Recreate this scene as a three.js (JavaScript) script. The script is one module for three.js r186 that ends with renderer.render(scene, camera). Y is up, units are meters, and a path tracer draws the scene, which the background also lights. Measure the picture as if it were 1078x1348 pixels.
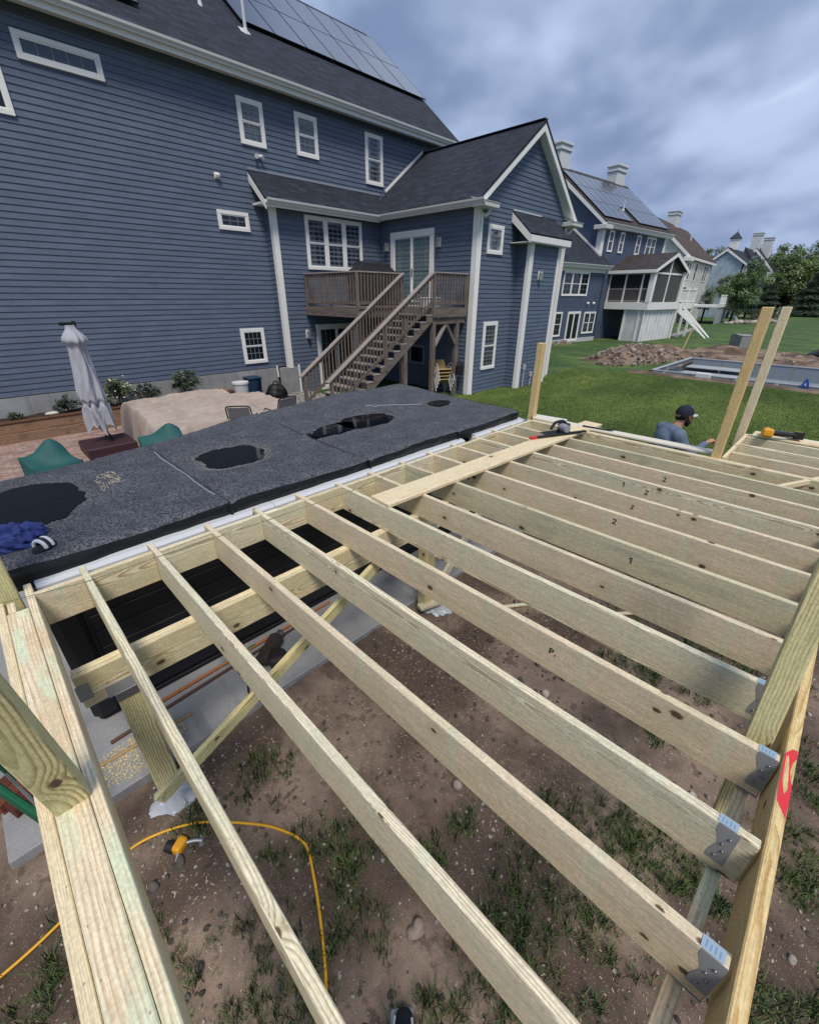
import * as THREE from 'three';
import { mergeGeometries, mergeVertices } from 'three/addons/utils/BufferGeometryUtils.js';
import { RoundedBoxGeometry } from 'three/addons/geometries/RoundedBoxGeometry.js';
import { MarchingCubes } from 'three/addons/objects/MarchingCubes.js';
import { FontLoader } from 'three/addons/loaders/FontLoader.js';
import { TextGeometry } from 'three/addons/geometries/TextGeometry.js';

// ---------------------------------------------------------------- camera, sky, sun, exposure
const scene = new THREE.Scene();
const camera = new THREE.PerspectiveCamera(100.75, 818 / 1024, 0.05, 1500);
camera.position.set(0, 3.1, 0);
camera.up.set(0.3198, 0.8902, -0.3244);
camera.lookAt(0.6327, 3.1 - 0.4555, -0.6263);
const EXPOSURE = 2.05, SUN = 1.5, SKY = 0.54;

const H32 = (i, j, s) => {
  let h = Math.imul(i, 374761393) + Math.imul(j, 668265263) + Math.imul(s, 1442695041) | 0;
  h = Math.imul(h ^ (h >>> 13), 1274126177); h ^= h >>> 16; h = Math.imul(h, 0x85ebca6b); return ((h ^ (h >>> 15)) >>> 0) / 4294967296;
};
const sm = t => t * t * (3 - 2 * t), mix = (a, b, t) => a + (b - a) * t, cl = (x, a = 0, b = 1) => Math.min(b, Math.max(a, x));
const sst = (a, b, x) => sm(cl((x - a) / (b - a)));
function vn(x, y, s = 1, px = 0, py = 0) {
  const i = Math.floor(x), j = Math.floor(y), u = sm(x - i), v = sm(y - j);
  const wx = k => px ? ((k % px) + px) % px : k, wy = k => py ? ((k % py) + py) % py : k;
  const a = H32(wx(i), wy(j), s), b = H32(wx(i + 1), wy(j), s), c = H32(wx(i), wy(j + 1), s), d = H32(wx(i + 1), wy(j + 1), s);
  return mix(mix(a, b, u), mix(c, d, u), v);
}
function fbm(x, y, o = 4, s = 1, px = 0, py = 0) {
  let a = 0, w = .5, n = 0;
  for (let k = 0; k < o; k++) { a += w * vn(x, y, s + k * 17, px, py); n += w; w *= .5; x *= 2; y *= 2; px *= 2; py *= 2; }
  return a / n;
}
function rng(seed) { let a = seed >>> 0; return (lo = 0, hi = 1) => { a = (a + 0x6D2B79F5) | 0; let t = Math.imul(a ^ (a >>> 15), 1 | a); t = (t + Math.imul(t ^ (t >>> 7), 61 | t)) ^ t; return lo + (hi - lo) * (((t ^ (t >>> 14)) >>> 0) / 4294967296); }; }

{ // overcast evening sky, layered cloud with brighter breaks
  const W = 1536, Hh = 768, d = new Float32Array(W * Hh * 4);
  for (let j = 0; j < Hh; j++) for (let i = 0; i < W; i++) {
    const el = (j + .5) / Hh * Math.PI - Math.PI / 2, az = ((i + .5) / W - .5) * 2 * Math.PI;
    const y = Math.sin(el), x = Math.cos(el) * Math.cos(az), z = Math.cos(el) * Math.sin(az);
    const q = 1 / (Math.max(y, 0) + .34), cx = x * q + 20, cz = z * q + 20;
    const wx = fbm(cx * 1.5 + 3, cz * 1.5, 3, 41) - .5, wz = fbm(cx * 1.5, cz * 1.5 + 9, 3, 43) - .5;
    const n0 = fbm(cx * 1.1 + 2.2, cz * 1.1 + 6.1, 3, 3), n1 = fbm(cx * 3.0 + wx * .9 + 1.3, cz * 3.0 + wz * .9 + 4.2, 4, 5), n2 = fbm(cx * 8 + wx, cz * 8 + wz, 4, 9);
    const c = .40 * n0 + .42 * n1 + .18 * n2;        // cloud thickness
    const dark = sst(.37, .63, c), brk = sst(.44, .34, c) * sst(.40, .55, n2);
    const hz = Math.exp(-Math.max(y, 0) * 7);
    let r = mix(.475, .185, dark), g = mix(.585, .258, dark), b = mix(.80, .425, dark);
    r += brk * .14; g += brk * .14; b += brk * .12;
    r = mix(r, .33, hz * .6); g = mix(g, .40, hz * .6); b = mix(b, .62, hz * .6);
    if (y < 0) { const k = cl(-y * 6); r = mix(r, .10, k); g = mix(g, .11, k); b = mix(b, .09, k); }
    const o = (j * W + i) * 4; d[o] = r * SKY; d[o + 1] = g * SKY; d[o + 2] = b * SKY; d[o + 3] = 1;
  }
  const t = new THREE.DataTexture(d, W, Hh, THREE.RGBAFormat, THREE.FloatType);
  t.mapping = THREE.EquirectangularReflectionMapping; t.minFilter = t.magFilter = THREE.LinearFilter; t.needsUpdate = true;
  scene.background = t; scene.environment = t;
}
const sun = new THREE.DirectionalLight(0xfff3e4, SUN);
sun.position.set(-14, 56, 24); sun.target.position.set(6, 0, -4);
sun.castShadow = true; sun.shadow.radius = 34; sun.shadow.mapSize.set(2048, 2048);
Object.assign(sun.shadow.camera, { left: -30, right: 60, top: 40, bottom: -30, near: 1, far: 160 });
scene.add(sun, sun.target);
const renderer = new THREE.WebGLRenderer({ antialias: true });
renderer.setSize(818, 1024); renderer.toneMapping = THREE.LinearToneMapping; renderer.toneMappingExposure = EXPOSURE;
renderer.shadowMap.enabled = true; renderer.shadowMap.type = THREE.PCFSoftShadowMap;

// ---------------------------------------------------------------- naming
const used = {};
function numbered(n) { const k = used[n] = (used[n] ?? -1) + 1; return k ? n + '_' + String(k).padStart(3, '0') : n; }
function tag(o, label, category, group, kind) { if (label) o.userData.label = label; if (category) o.userData.category = category; if (group) o.userData.group = group; if (kind) o.userData.kind = kind; return o; }
function T(name, label, category, p = [0, 0, 0], ry = 0, group) { const g = new THREE.Group(); g.name = numbered(name); g.position.set(...p); g.rotation.y = ry; scene.add(g); return tag(g, label, category, group); }
function mk(name, geo, mat, parent, p, r) {
  const m = new THREE.Mesh(geo, mat); m.name = parent ? name : numbered(name); m.castShadow = m.receiveShadow = true;
  if (p) m.position.set(...p); if (r) m.rotation.set(...r); (parent || scene).add(m); return m;
}
function sub(name, parent, p, ry = 0) { const g = new THREE.Group(); g.name = name; if (p) g.position.set(...p); g.rotation.y = ry; parent.add(g); return g; }
function struct(o) { o.userData.kind = 'structure'; return o; }
function dup(root, p, ry, label, group) { const c = root.clone(); c.name = numbered(root.name.replace(/_\d\d\d$/, '')); c.userData = { ...root.userData }; if (label) c.userData.label = label; if (group) c.userData.group = group; scene.add(c); c.position.set(...p); c.rotation.y = ry; return c; }
const V = (x, y, z) => new THREE.Vector3(x, y, z);

// ---------------------------------------------------------------- geometry helpers
function soup(tris, uvf) { // tris: array of [a,b,c] Vector3, flat shaded
  const pos = [], uv = [];
  for (const t of tris) for (const p of t) { pos.push(p.x, p.y, p.z); const w = uvf ? uvf(p, t) : [p.x, p.z]; uv.push(w[0], w[1]); }
  const g = new THREE.BufferGeometry(); g.setAttribute('position', new THREE.Float32BufferAttribute(pos, 3)); g.setAttribute('uv', new THREE.Float32BufferAttribute(uv, 2)); g.computeVertexNormals(); return g;
}
let uvSeed = rng(77);
// chamfered box with uv in metres, u along the longest axis
function cbox(sx, sy, sz, c = .003, o = {}) {
  const S = [sx / 2, sy / 2, sz / 2], L = o.ul || 3.6, Wd = o.vl || .24; c = Math.min(c, Math.min(...S) * .8);
  const a = o.axis ?? S.indexOf(Math.max(...S)), ou = o.ou ?? uvSeed(), ov = [uvSeed(), uvSeed(), uvSeed()];
  if (o.ov !== undefined) ov.fill(o.ov);
  const pos = [], uv = [];
  const uvOf = (p, k) => {
    if (k === a) { const i = (k + 1) % 3, j = (k + 2) % 3; return [ou + p[i] / L * .3, ov[k] + p[j] / Wd]; }
    const m = 3 - k - a; return [ou + p[a] / L, ov[k] + .5 + p[m] / Wd];
  };
  const tri = (p, q, r, n, k) => {
    const ux = q[0] - p[0], uy = q[1] - p[1], uz = q[2] - p[2], vx = r[0] - p[0], vy = r[1] - p[1], vz = r[2] - p[2];
    const d = (uy * vz - uz * vy) * n[0] + (uz * vx - ux * vz) * n[1] + (ux * vy - uy * vx) * n[2];
    for (const t of d > 0 ? [p, q, r] : [p, r, q]) { pos.push(...t); uv.push(...uvOf(t, k)); }
  };
  for (let k = 0; k < 3; k++) for (const s of [1, -1]) {
    const i = (k + 1) % 3, j = (k + 2) % 3, P = (x, y) => { const p = [0, 0, 0]; p[k] = s * S[k]; p[i] = x * (S[i] - c); p[j] = y * (S[j] - c); return p; }, n = [0, 0, 0]; n[k] = s;
    tri(P(-1, -1), P(1, -1), P(1, 1), n, k); tri(P(-1, -1), P(1, 1), P(-1, 1), n, k);
  }
  if (c > 0) {
    for (let k = 0; k < 3; k++) { const l = (k + 1) % 3, m = (k + 2) % 3; for (const s of [1, -1]) for (const t of [1, -1]) {
      const A = e => { const p = [0, 0, 0]; p[k] = s * S[k]; p[l] = t * (S[l] - c); p[m] = e * (S[m] - c); return p; }, B = e => { const p = [0, 0, 0]; p[k] = s * (S[k] - c); p[l] = t * S[l]; p[m] = e * (S[m] - c); return p; };
      const n = [0, 0, 0]; n[k] = s; n[l] = t; tri(A(-1), A(1), B(1), n, k === a ? l : k); tri(A(-1), B(1), B(-1), n, k === a ? l : k);
    } }
    for (const s of [1, -1]) for (const t of [1, -1]) for (const w of [1, -1]) { const sg = [s, t, w], P = k => { const p = sg.map((e, q) => e * (S[q] - c)); p[k] = sg[k] * S[k]; return p; }; tri(P(0), P(1), P(2), sg, (a + 1) % 3); }
  }
  const g = new THREE.BufferGeometry(); g.setAttribute('position', new THREE.Float32BufferAttribute(pos, 3)); g.setAttribute('uv', new THREE.Float32BufferAttribute(uv, 2)); g.computeVertexNormals(); return g;
}
const xf = (g, p, r) => { const m = new THREE.Matrix4().makeRotationFromEuler(new THREE.Euler(...(r || [0, 0, 0]))); m.setPosition(...p); g.applyMatrix4(m); return g; };
const cb = (x0, x1, y0, y1, z0, z1, c = .004, o) => xf(cbox(Math.abs(x1 - x0), Math.abs(y1 - y0), Math.abs(z1 - z0), c, o), [(x0 + x1) / 2, (y0 + y1) / 2, (z0 + z1) / 2]);
const mg = a => mergeGeometries(a.map(g => { const h = g.index ? g.toNonIndexed() : g; for (const k of Object.keys(h.attributes)) if (!['position', 'normal', 'uv'].includes(k)) h.deleteAttribute(k); return h; }), false);
// bar from p to q: h in the upright direction, w sideways
function barG(p, q, w, h, c = .003, o) {
  const a = V(...p), b = V(...q), d = b.clone().sub(a), L = d.length(); d.normalize();
  let up = V(...(o?.up || [0, 1, 0])); if (Math.abs(up.dot(d)) > .98) up = V(1, 0, 0);
  const zz = d.clone().cross(up).normalize(), yy = zz.clone().cross(d);
  const g = cbox(L, h, w, c, { axis: 0, ...o }); g.applyMatrix4(new THREE.Matrix4().makeBasis(d, yy, zz).setPosition(a.add(b).multiplyScalar(.5))); return g;
}
function tubeG(pts, r, seg = 40, rad = 8, closed = false) { return new THREE.TubeGeometry(new THREE.CatmullRomCurve3(pts.map(p => V(...p)), closed, 'catmullrom', .4), seg, r, rad, closed); }
function cylG(p, q, r0, r1, n = 12, open = false) { const a = V(...p), b = V(...q), d = b.clone().sub(a), g = new THREE.CylinderGeometry(r1, r0, d.length(), n, 1, open); g.applyQuaternion(new THREE.Quaternion().setFromUnitVectors(V(0, 1, 0), d.clone().normalize())); const m = a.add(b).multiplyScalar(.5); g.translate(m.x, m.y, m.z); return g; }
// extrude a convex planar polygon (ccw seen from outside) inwards by t; uv in metres in its own plane
function slab(pts, t, ox = 0, oy = 0, uscale = 1) {
  const P = pts.map(p => V(...p)), n = P[1].clone().sub(P[0]).cross(P[2].clone().sub(P[0])).normalize(), e = P[1].clone().sub(P[0]).normalize(), f = n.clone().cross(e);
  const Q = P.map(p => p.clone().addScaledVector(n, -t)), tr = [];
  for (let i = 1; i < P.length - 1; i++) { tr.push([P[0], P[i], P[i + 1]]); tr.push([Q[0], Q[i + 1], Q[i]]); }
  for (let i = 0; i < P.length; i++) { const j = (i + 1) % P.length; tr.push([P[i], Q[i], Q[j]], [P[i], Q[j], P[j]]); }
  return soup(tr, p => { const w = p.clone().sub(P[0]); return [(w.dot(e) + ox) * uscale, (w.dot(f) + oy - w.dot(n)) * uscale]; });
}
// noise-displaced copy of a geometry along its normals
function rough(g, amp, freq, seed = 3) { const h = mergeVertices(g.index ? g : g), p = h.attributes.position; h.computeVertexNormals(); const n = h.attributes.normal; for (let i = 0; i < p.count; i++) { const x = p.getX(i), y = p.getY(i), z = p.getZ(i), d = (fbm(x * freq + y * freq * .7 + 11, z * freq - y * freq * .6 + 5, 3, seed) - .5) * 2 * amp; p.setXYZ(i, x + n.getX(i) * d, y + n.getY(i) * d, z + n.getZ(i) * d); } h.computeVertexNormals(); return h; }

// ---------------------------------------------------------------- textures and materials
function tex(w, h, fn, srgb = true) {
  const d = new Uint8Array(w * h * 4);
  for (let j = 0; j < h; j++) for (let i = 0; i < w; i++) { const c = fn(i / w, j / h, i, j), o = (j * w + i) * 4; if (typeof c === 'number') d[o] = d[o + 1] = d[o + 2] = cl(c, 0, 255); else { d[o] = cl(c[0], 0, 255); d[o + 1] = cl(c[1], 0, 255); d[o + 2] = cl(c[2], 0, 255); } d[o + 3] = 255; }
  const t = new THREE.DataTexture(d, w, h); t.wrapS = t.wrapT = THREE.RepeatWrapping; t.magFilter = THREE.LinearFilter; t.minFilter = THREE.LinearMipmapLinearFilter; t.generateMipmaps = true; if (srgb) t.colorSpace = THREE.SRGBColorSpace; t.needsUpdate = true; return t;
}
const std = (color, rough = .8, o = {}) => new THREE.MeshStandardMaterial({ color, roughness: rough, ...o });
const lerp3 = (a, b, t) => [mix(a[0], b[0], t), mix(a[1], b[1], t), mix(a[2], b[2], t)];
function woodTex(seed, o = {}) {
  const R = rng(seed), W = o.w || 2048, Hh = o.h || 160, LX = 3.6, LY = .24;
  const base = o.base || [206, 194, 152], late = o.late || [163, 142, 98], tint = o.tint || [172, 178, 140], c0 = R(-.05, .3), d0 = R(.03, .09), K = o.rings || R(120, 190), tap = R(-.012, .012);
  const kn = []; for (let k = 0, n = Math.ceil((o.knots ?? 6) * .45); k < n; k++) kn.push([R(0, LX), R(.01, LY - .01), R(.009, .019)]);
  const st = o.stick ? [...Array(6)].map((_, k) => k * .6 + .25) : [];
  return tex(W, Hh, (u, v) => {
    const x = u * LX, y = v * LY, xe = Math.abs(x - LX / 2) * 1; // mirrored so it wraps
    let yy = y - c0 + .03 * (fbm(u * 6, 3.3, 3, seed, 6, 0) - .5), dd = d0 + .05 * (fbm(u * 5, 8.1, 3, seed + 5, 5, 0) - .5) + tap * xe;
    let ph = Math.hypot(yy, dd) * K + .35 * (fbm(u * 60, v * 5, 3, seed + 9, 60, 0) - .5), dark = 0, halo = 0;
    for (const k of kn) { let ddx = Math.abs(x - k[0]); ddx = Math.min(ddx, LX - ddx); const dx = ddx / (k[2] * 1.5), dy = (y - k[1]) / k[2], e = Math.hypot(dx, dy); if (e < 9) { ph += 2.2 * Math.exp(-e * e / 9); halo = Math.max(halo, .35 * Math.exp(-e * e / 7)); if (e < 1.25) dark = Math.max(dark, sst(1.25, .7, e + .3 * (vn(u * 900, v * 60, seed) - .5))); } }
    const f = ph - Math.floor(ph), lw = sst(.35, .9, f) * (1 - sst(.93, 1, f));
    let c = lerp3(base, late, lw * (o.contrast ?? .75) + halo);
    c = lerp3(c, tint, sst(.42, .7, fbm(u * 9, v * 2.2, 3, seed + 20, 9, 0)) * (o.tintAmt ?? .5));
    if (o.stain) { const s = sst(.5, .72, fbm(u * 12 + 3, v * 3, 4, seed + 31, 12, 0)); c = lerp3(c, o.stain, s * .6); }
    for (const s of st) { const e = Math.abs(x - s); if (e < .03) c = lerp3(c, [196, 206, 178], .45 * sst(.03, .018, e) * (.5 + .5 * vn(u * 300, v * 8, seed + 3))); }
    c = lerp3(c, [70, 52, 36], dark * .85);
    const sp = fbm(u * 420, v * 30, 2, seed + 40, 420, 0) - .5, st2 = vn(u * 60, v * 110, seed + 44, 60, 0) - .5, g = 1 + sp * .16 + st2 * .14;
    const spk = H32(Math.floor(u * 500), Math.floor(v * 60), seed + 60) > .9988 ? .75 : 1;
    return [c[0] * g * spk, c[1] * g * spk, c[2] * g * spk];
  });
}
const wm = (t, o = {}) => std(0xffffff, .78, { map: t, bumpMap: t, bumpScale: .0012, ...o });
const WOOD = [
  woodTex(11, { stick: 1, tint: [200, 202, 176], base: [228, 220, 194], late: [166, 152, 120] }),
  woodTex(23, { base: [226, 214, 188], late: [168, 146, 110], tint: [212, 202, 172], stain: [192, 184, 156], stick: 1, knots: 8 }),
  woodTex(37, { base: [228, 220, 190], late: [164, 152, 120], tint: [200, 202, 176], knots: 5 }),
  woodTex(41, { base: [228, 214, 188], late: [174, 150, 114], tint: [214, 202, 172], stain: [198, 190, 158], stick: 1, knots: 7 }),
  woodTex(59, { base: [224, 213, 180], late: [170, 154, 114], tint: [194, 194, 160], contrast: 1, knots: 5, rings: 110 }),
  woodTex(67, { base: [218, 212, 178], late: [140, 130, 104], tint: [184, 186, 162], stain: [172, 170, 148], knots: 8 }),
].map(t => wm(t));
const WOODBRIGHT = wm(woodTex(83, { base: [226, 213, 180], late: [190, 160, 116], tint: [214, 208, 172], tintAmt: .3, knots: 3, contrast: .6 }));
const WOODPALE = wm(woodTex(89, { base: [226, 216, 186], late: [186, 150, 112], tint: [204, 216, 184], tintAmt: .8, knots: 2, contrast: .55, rings: 70, stain: [206, 176, 140] }));
const WOODPOST = wm(woodTex(97, { base: [214, 204, 156], late: [160, 146, 100], tint: [192, 194, 144], contrast: 1, rings: 85, knots: 5 }));
const WOODYEL = wm(woodTex(101, { base: [214, 192, 140], late: [176, 140, 84], tint: [210, 196, 140], tintAmt: .4, knots: 2 }));
const OLDWOOD = wm(woodTex(131, { base: [124, 112, 104], late: [90, 80, 74], tint: [110, 106, 104], stain: [82, 74, 70], knots: 4 }));
const OLDLIGHT = wm(woodTex(137, { base: [158, 148, 142], late: [120, 110, 104], tint: [146, 142, 140], knots: 2 }));
const TIMBER = wm(woodTex(149, { base: [150, 118, 92], late: [112, 84, 62], tint: [138, 116, 98], stain: [104, 88, 74], knots: 6 }));

const sidingMat = (c, seed) => { const t = tex(512, 256, (u, v) => { const g = 1 + (fbm(u * 40, v * 60, 3, seed, 40, 60) - .5) * .10 + (fbm(u * 5, v * 4, 3, seed + 7, 5, 4) - .5) * .2 + (vn(u * 10, v * 220, seed + 3, 10, 220) - .5) * .05; return [c[0] * g, c[1] * g, c[2] * g]; }); return std(0xffffff, .62, { map: t, bumpMap: t, bumpScale: .0006 }); };
const SIDING = sidingMat([87, 100, 120], 201);
const TRIM = std(0xe9e9e7, .5, { bumpMap: tex(256, 256, (u, v) => 128 + 120 * (fbm(u * 20, v * 20, 3, 6, 20, 20) - .5), false), bumpScale: .0006 });
const GUTTER = std(0xc9cbcb, .42);
const shingleTex = (base, seed) => tex(1024, 1024, (u, v) => {
  const rows = 28, r = v * rows, ri = Math.floor(r), fr = r - ri, cols = 13, x = u * cols + H32(ri, 3, seed) * 9, ci = Math.floor(x) % 64, fx = x - Math.floor(x);
  const tone = .72 + .5 * H32(ci, ri, seed) * (.6 + .4 * H32(ci, ri, seed + 4)), edge = fr < .12 ? .55 : 1, gap = fx < .04 ? .75 : 1, gr = .86 + .28 * H32(Math.floor(u * 1024), Math.floor(v * 1024), seed + 9);
  const k = tone * edge * gap * gr; return [base[0] * k, base[1] * k, base[2] * k];
});
const shT = shingleTex([38, 46, 60], 311); shT.repeat.set(.25, .25);
const SHINGLE = std(0xffffff, .9, { map: shT, bumpMap: shT, bumpScale: .01 });
const shT2 = shingleTex([64, 58, 58], 317); shT2.repeat.set(.25, .25);
const SHINGLEBROWN = std(0xffffff, .9, { map: shT2, bumpMap: shT2, bumpScale: .01 });
const shT3 = shingleTex([84, 70, 64], 331); shT3.repeat.set(.25, .25);
const SHINGLETAN = std(0xffffff, .9, { map: shT3, bumpMap: shT3, bumpScale: .01 });
const GLASS = new THREE.MeshPhysicalMaterial({ color: 0x182028, roughness: .06, specularIntensity: 1, ior: 1.5 });
const CLEAR = new THREE.MeshPhysicalMaterial({ color: 0xffffff, roughness: .02, transmission: 1, thickness: 0, ior: 1.5 });
const GRID = std(0x7a848c, .5);
const SOLAR = new THREE.MeshPhysicalMaterial({ color: 0x2a2c3c, roughness: .22, clearcoat: .6, clearcoatRoughness: .1, ior: 1.5 });
const BLACKMETAL = std(0x14161a, .5, { metalness: .3 });
const STEEL = std(0x8d9296, .42, { metalness: .85 });
const DARKSTEEL = std(0x8d9092, .65);
const CONCRETE = std(0xffffff, .9, { map: (() => { const t = tex(512, 512, (u, v) => { const g = 150 + 40 * (fbm(u * 6, v * 6, 5, 401, 6, 6) - .5) + 26 * (H32(Math.floor(u * 512), Math.floor(v * 512), 7) - .5); const s = sst(.55, .75, fbm(u * 14, v * 3, 4, 409, 14, 3)); const k = 1 - .10 * s; return [g * .985 * k, g * k, g * 1.015 * k]; }); t.repeat.set(.5, .5); return t; })() });
const uvPlanar = (g, s = 1) => { const p = g.attributes.position, n = g.attributes.normal, a = new Float32Array(p.count * 2); for (let i = 0; i < p.count; i++) { const ax = Math.abs(n.getX(i)), ay = Math.abs(n.getY(i)), az = Math.abs(n.getZ(i)); const [x, y] = ay >= ax && ay >= az ? [p.getX(i), p.getZ(i)] : ax > az ? [p.getZ(i), p.getY(i)] : [p.getX(i), p.getY(i)]; a[2 * i] = x * s; a[2 * i + 1] = y * s; } g.setAttribute('uv', new THREE.BufferAttribute(a, 2)); return g; };
const font = await new FontLoader().loadAsync('fonts/droid/droid_sans_bold.typeface.json');
// ================================================================ ground, lawn, soil
const lawnT = tex(1024, 1024, (u, v) => {
  const n = fbm(u * 6, v * 6, 4, 501, 6, 6), m = fbm(u * 60, v * 60, 3, 503, 60, 60), h = H32(Math.floor(u * 1024), Math.floor(v * 1024), 5);
  let c = lerp3([55, 88, 33], [88, 117, 48], sst(.3, .7, n)); c = lerp3(c, [112, 116, 62], sst(.6, .8, m) * .5); const g = .66 + .4 * m + .3 * (h - .5) ; return [c[0] * g, c[1] * g, c[2] * g];
}); lawnT.repeat.set(1 / 7, 1 / 7);
const LAWN = std(0xffffff, .95, { map: lawnT, bumpMap: lawnT, bumpScale: .03 });
const POOL = { x0: 22.2, x1: 28.3, z0: -6.35, z1: 7 };
{
  const s = new THREE.Shape([[-700, -700], [900, -700], [900, 700], [-700, 700]].map(a => new THREE.Vector2(a[0], a[1])));
  s.holes.push(new THREE.Path([[POOL.x0 - .5, -POOL.z1 - .5], [POOL.x1 + .3, -POOL.z1 - .5], [POOL.x1 + .3, -POOL.z0 + .3], [POOL.x0 - .5, -POOL.z0 + .3]].map(a => new THREE.Vector2(a[0], a[1]))));
  const g = new THREE.ShapeGeometry(s); g.rotateX(-Math.PI / 2); uvPlanar(g); struct(mk('ground', g, LAWN));
}
const soilTex = tex(1024, 1024, (u, v) => {
  const n = fbm(u * 5, v * 5, 5, 521, 5, 5), m = fbm(u * 46, v * 46, 4, 523, 46, 46), h = H32(Math.floor(u * 1024), Math.floor(v * 1024), 15), h2 = H32(Math.floor(u * 512), Math.floor(v * 512), 16);
  let c = lerp3([84, 71, 62], [138, 121, 107], sst(.3, .68, n)); c = lerp3(c, [66, 54, 46], sst(.58, .78, m) * .6); if (h > .985) c = [176, 164, 148]; if (h2 > .988) c = [150, 134, 116]; const g = .8 + .34 * m + .18 * (h - .5); return [c[0] * g, c[1] * g, c[2] * g];
}); soilTex.repeat.set(1 / 3, 1 / 3);
const SOIL = std(0xffffff, .97, { map: soilTex, bumpMap: soilTex, bumpScale: .02 });
const soilH = (x, z) => {
  const wob = .8 * (fbm(x * .5 + 30, z * .5 + 12, 3, 531) - .5) * 2;
  const e = Math.min(x + 5.5, 7.0 + wob - x, 4.6 + wob - z, z + 6.4);
  return .035 * cl(e * 2.2 - .8, -1, 1) + (fbm(x * 2.2 + 9, z * 2.2 + 5, 4, 541) - .5) * .055 + (fbm(x * 14, z * 14, 3, 547) - .5) * .034;
};
{
  const g = new THREE.PlaneGeometry(13.5, 12, 300, 260); g.rotateX(-Math.PI / 2); g.translate(1, 0, -1);
  const p = g.attributes.position; for (let i = 0; i < p.count; i++) p.setY(i, soilH(p.getX(i), p.getZ(i))); g.computeVertexNormals(); uvPlanar(g); struct(mk('bare_soil', g, SOIL));
}
function inst(name, geo, mat, items, label, cat) {
  const m = new THREE.InstancedMesh(geo, mat, items.length), M = new THREE.Matrix4(), q = new THREE.Quaternion(), c = new THREE.Color();
  items.forEach((t, i) => { q.setFromEuler(new THREE.Euler(t.r?.[0] || 0, t.r?.[1] || 0, t.r?.[2] || 0)); M.compose(V(...t.p), q, V(...(Array.isArray(t.s) ? t.s : [t.s, t.s, t.s]))); m.setMatrixAt(i, M); if (t.c) m.setColorAt(i, c.setRGB(...t.c)); });
  m.name = numbered(name); m.castShadow = m.receiveShadow = true; scene.add(m); return tag(m, label, cat, null, 'stuff');
}
function tuftG(n, h, w, seed, spread) {
  const R = rng(seed), pos = [], nor = [];
  for (let k = 0; k < n; k++) {
    const a = R(0, 6.283), r = R(0, spread), x = Math.cos(a) * r, z = Math.sin(a) * r, b = R(0, 6.283), lean = R(.1, .9), hh = h * R(.55, 1.15), dx = Math.cos(b), dz = Math.sin(b), px = -dz * w / 2, pz = dx * w / 2;
    const m = [x + dx * lean * hh * .35, hh * .6, z + dz * lean * hh * .35], t = [x + dx * lean * hh, hh * (1 - lean * .35), z + dz * lean * hh];
    const A = [x - px, 0, z - pz], B = [x + px, 0, z + pz], C = [m[0] - px * .8, m[1], m[2] - pz * .8], D = [m[0] + px * .8, m[1], m[2] + pz * .8];
    const gn = V(B[0] - A[0], 0, B[2] - A[2]).cross(V(C[0] - A[0], C[1] - A[1], C[2] - A[2])), fl = gn.x * dx * .3 + gn.y * .9 + gn.z * dz * .3 < 0; gn.normalize().multiplyScalar(fl ? -.7 : .7); const N = [dx * .3 + gn.x, .9 + gn.y, dz * .3 + gn.z]; for (const tr of [[A, B, D], [A, D, C], [C, D, t]]) for (const q of fl ? [tr[0], tr[2], tr[1]] : tr) { pos.push(...q); nor.push(...N); }
  }
  const g = new THREE.BufferGeometry(); g.setAttribute('position', new THREE.Float32BufferAttribute(pos, 3)); g.setAttribute('normal', new THREE.Float32BufferAttribute(nor, 3)); g.setAttribute('uv', new THREE.Float32BufferAttribute(new Float32Array(pos.length / 3 * 2), 2)); return g;
}
const BLADE = new THREE.MeshPhysicalMaterial({ color: 0xffffff, roughness: .8, side: THREE.DoubleSide });
{ // lawn tufts beyond the deck
  const R = rng(601), it = [];
  for (let k = 0; k < 260000; k++) {
    const u = R(), x = 5 + 26 * Math.pow(u, 1.5), z = R(-9.3, 4.5);
    if (x > POOL.x0 - .9 && z > POOL.z0 - .9) continue; if (R() < sst(15, 30, x) * .9) continue;
    if (x < 7.6 && soilH(x, z) > .012 && z > -5.6) continue; if (x < 7 && z < -2.4 && x < 5.9) continue; if (z < -8.6 && x < 16.4 && x > 14) continue;
    if (Math.hypot((x - 25.5) / 4.5, (z + 8.6) / 1.9) < 1) continue;
    const n = fbm(x * .35, z * .8, 3, 77), st = .5 + .5 * Math.sin(z * 2.4 + x * .4), g = R(.75, 1.2) * (.8 + .4 * n);
    const c = lerp3([.08, .15, .032], [.18, .255, .062], cl(n * 1.2 - .1 + .1 * st)); it.push({ p: [x, 0, z], r: [0, R(0, 6.28), 0], s: R(.7, 1.25), c: c.map(e => e * g) });
  }
  inst('lawn_grass', tuftG(9, .045, .006, 5, .06), BLADE, it, 'short mown green lawn running from the deck to the pool', 'grass');
}
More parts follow.
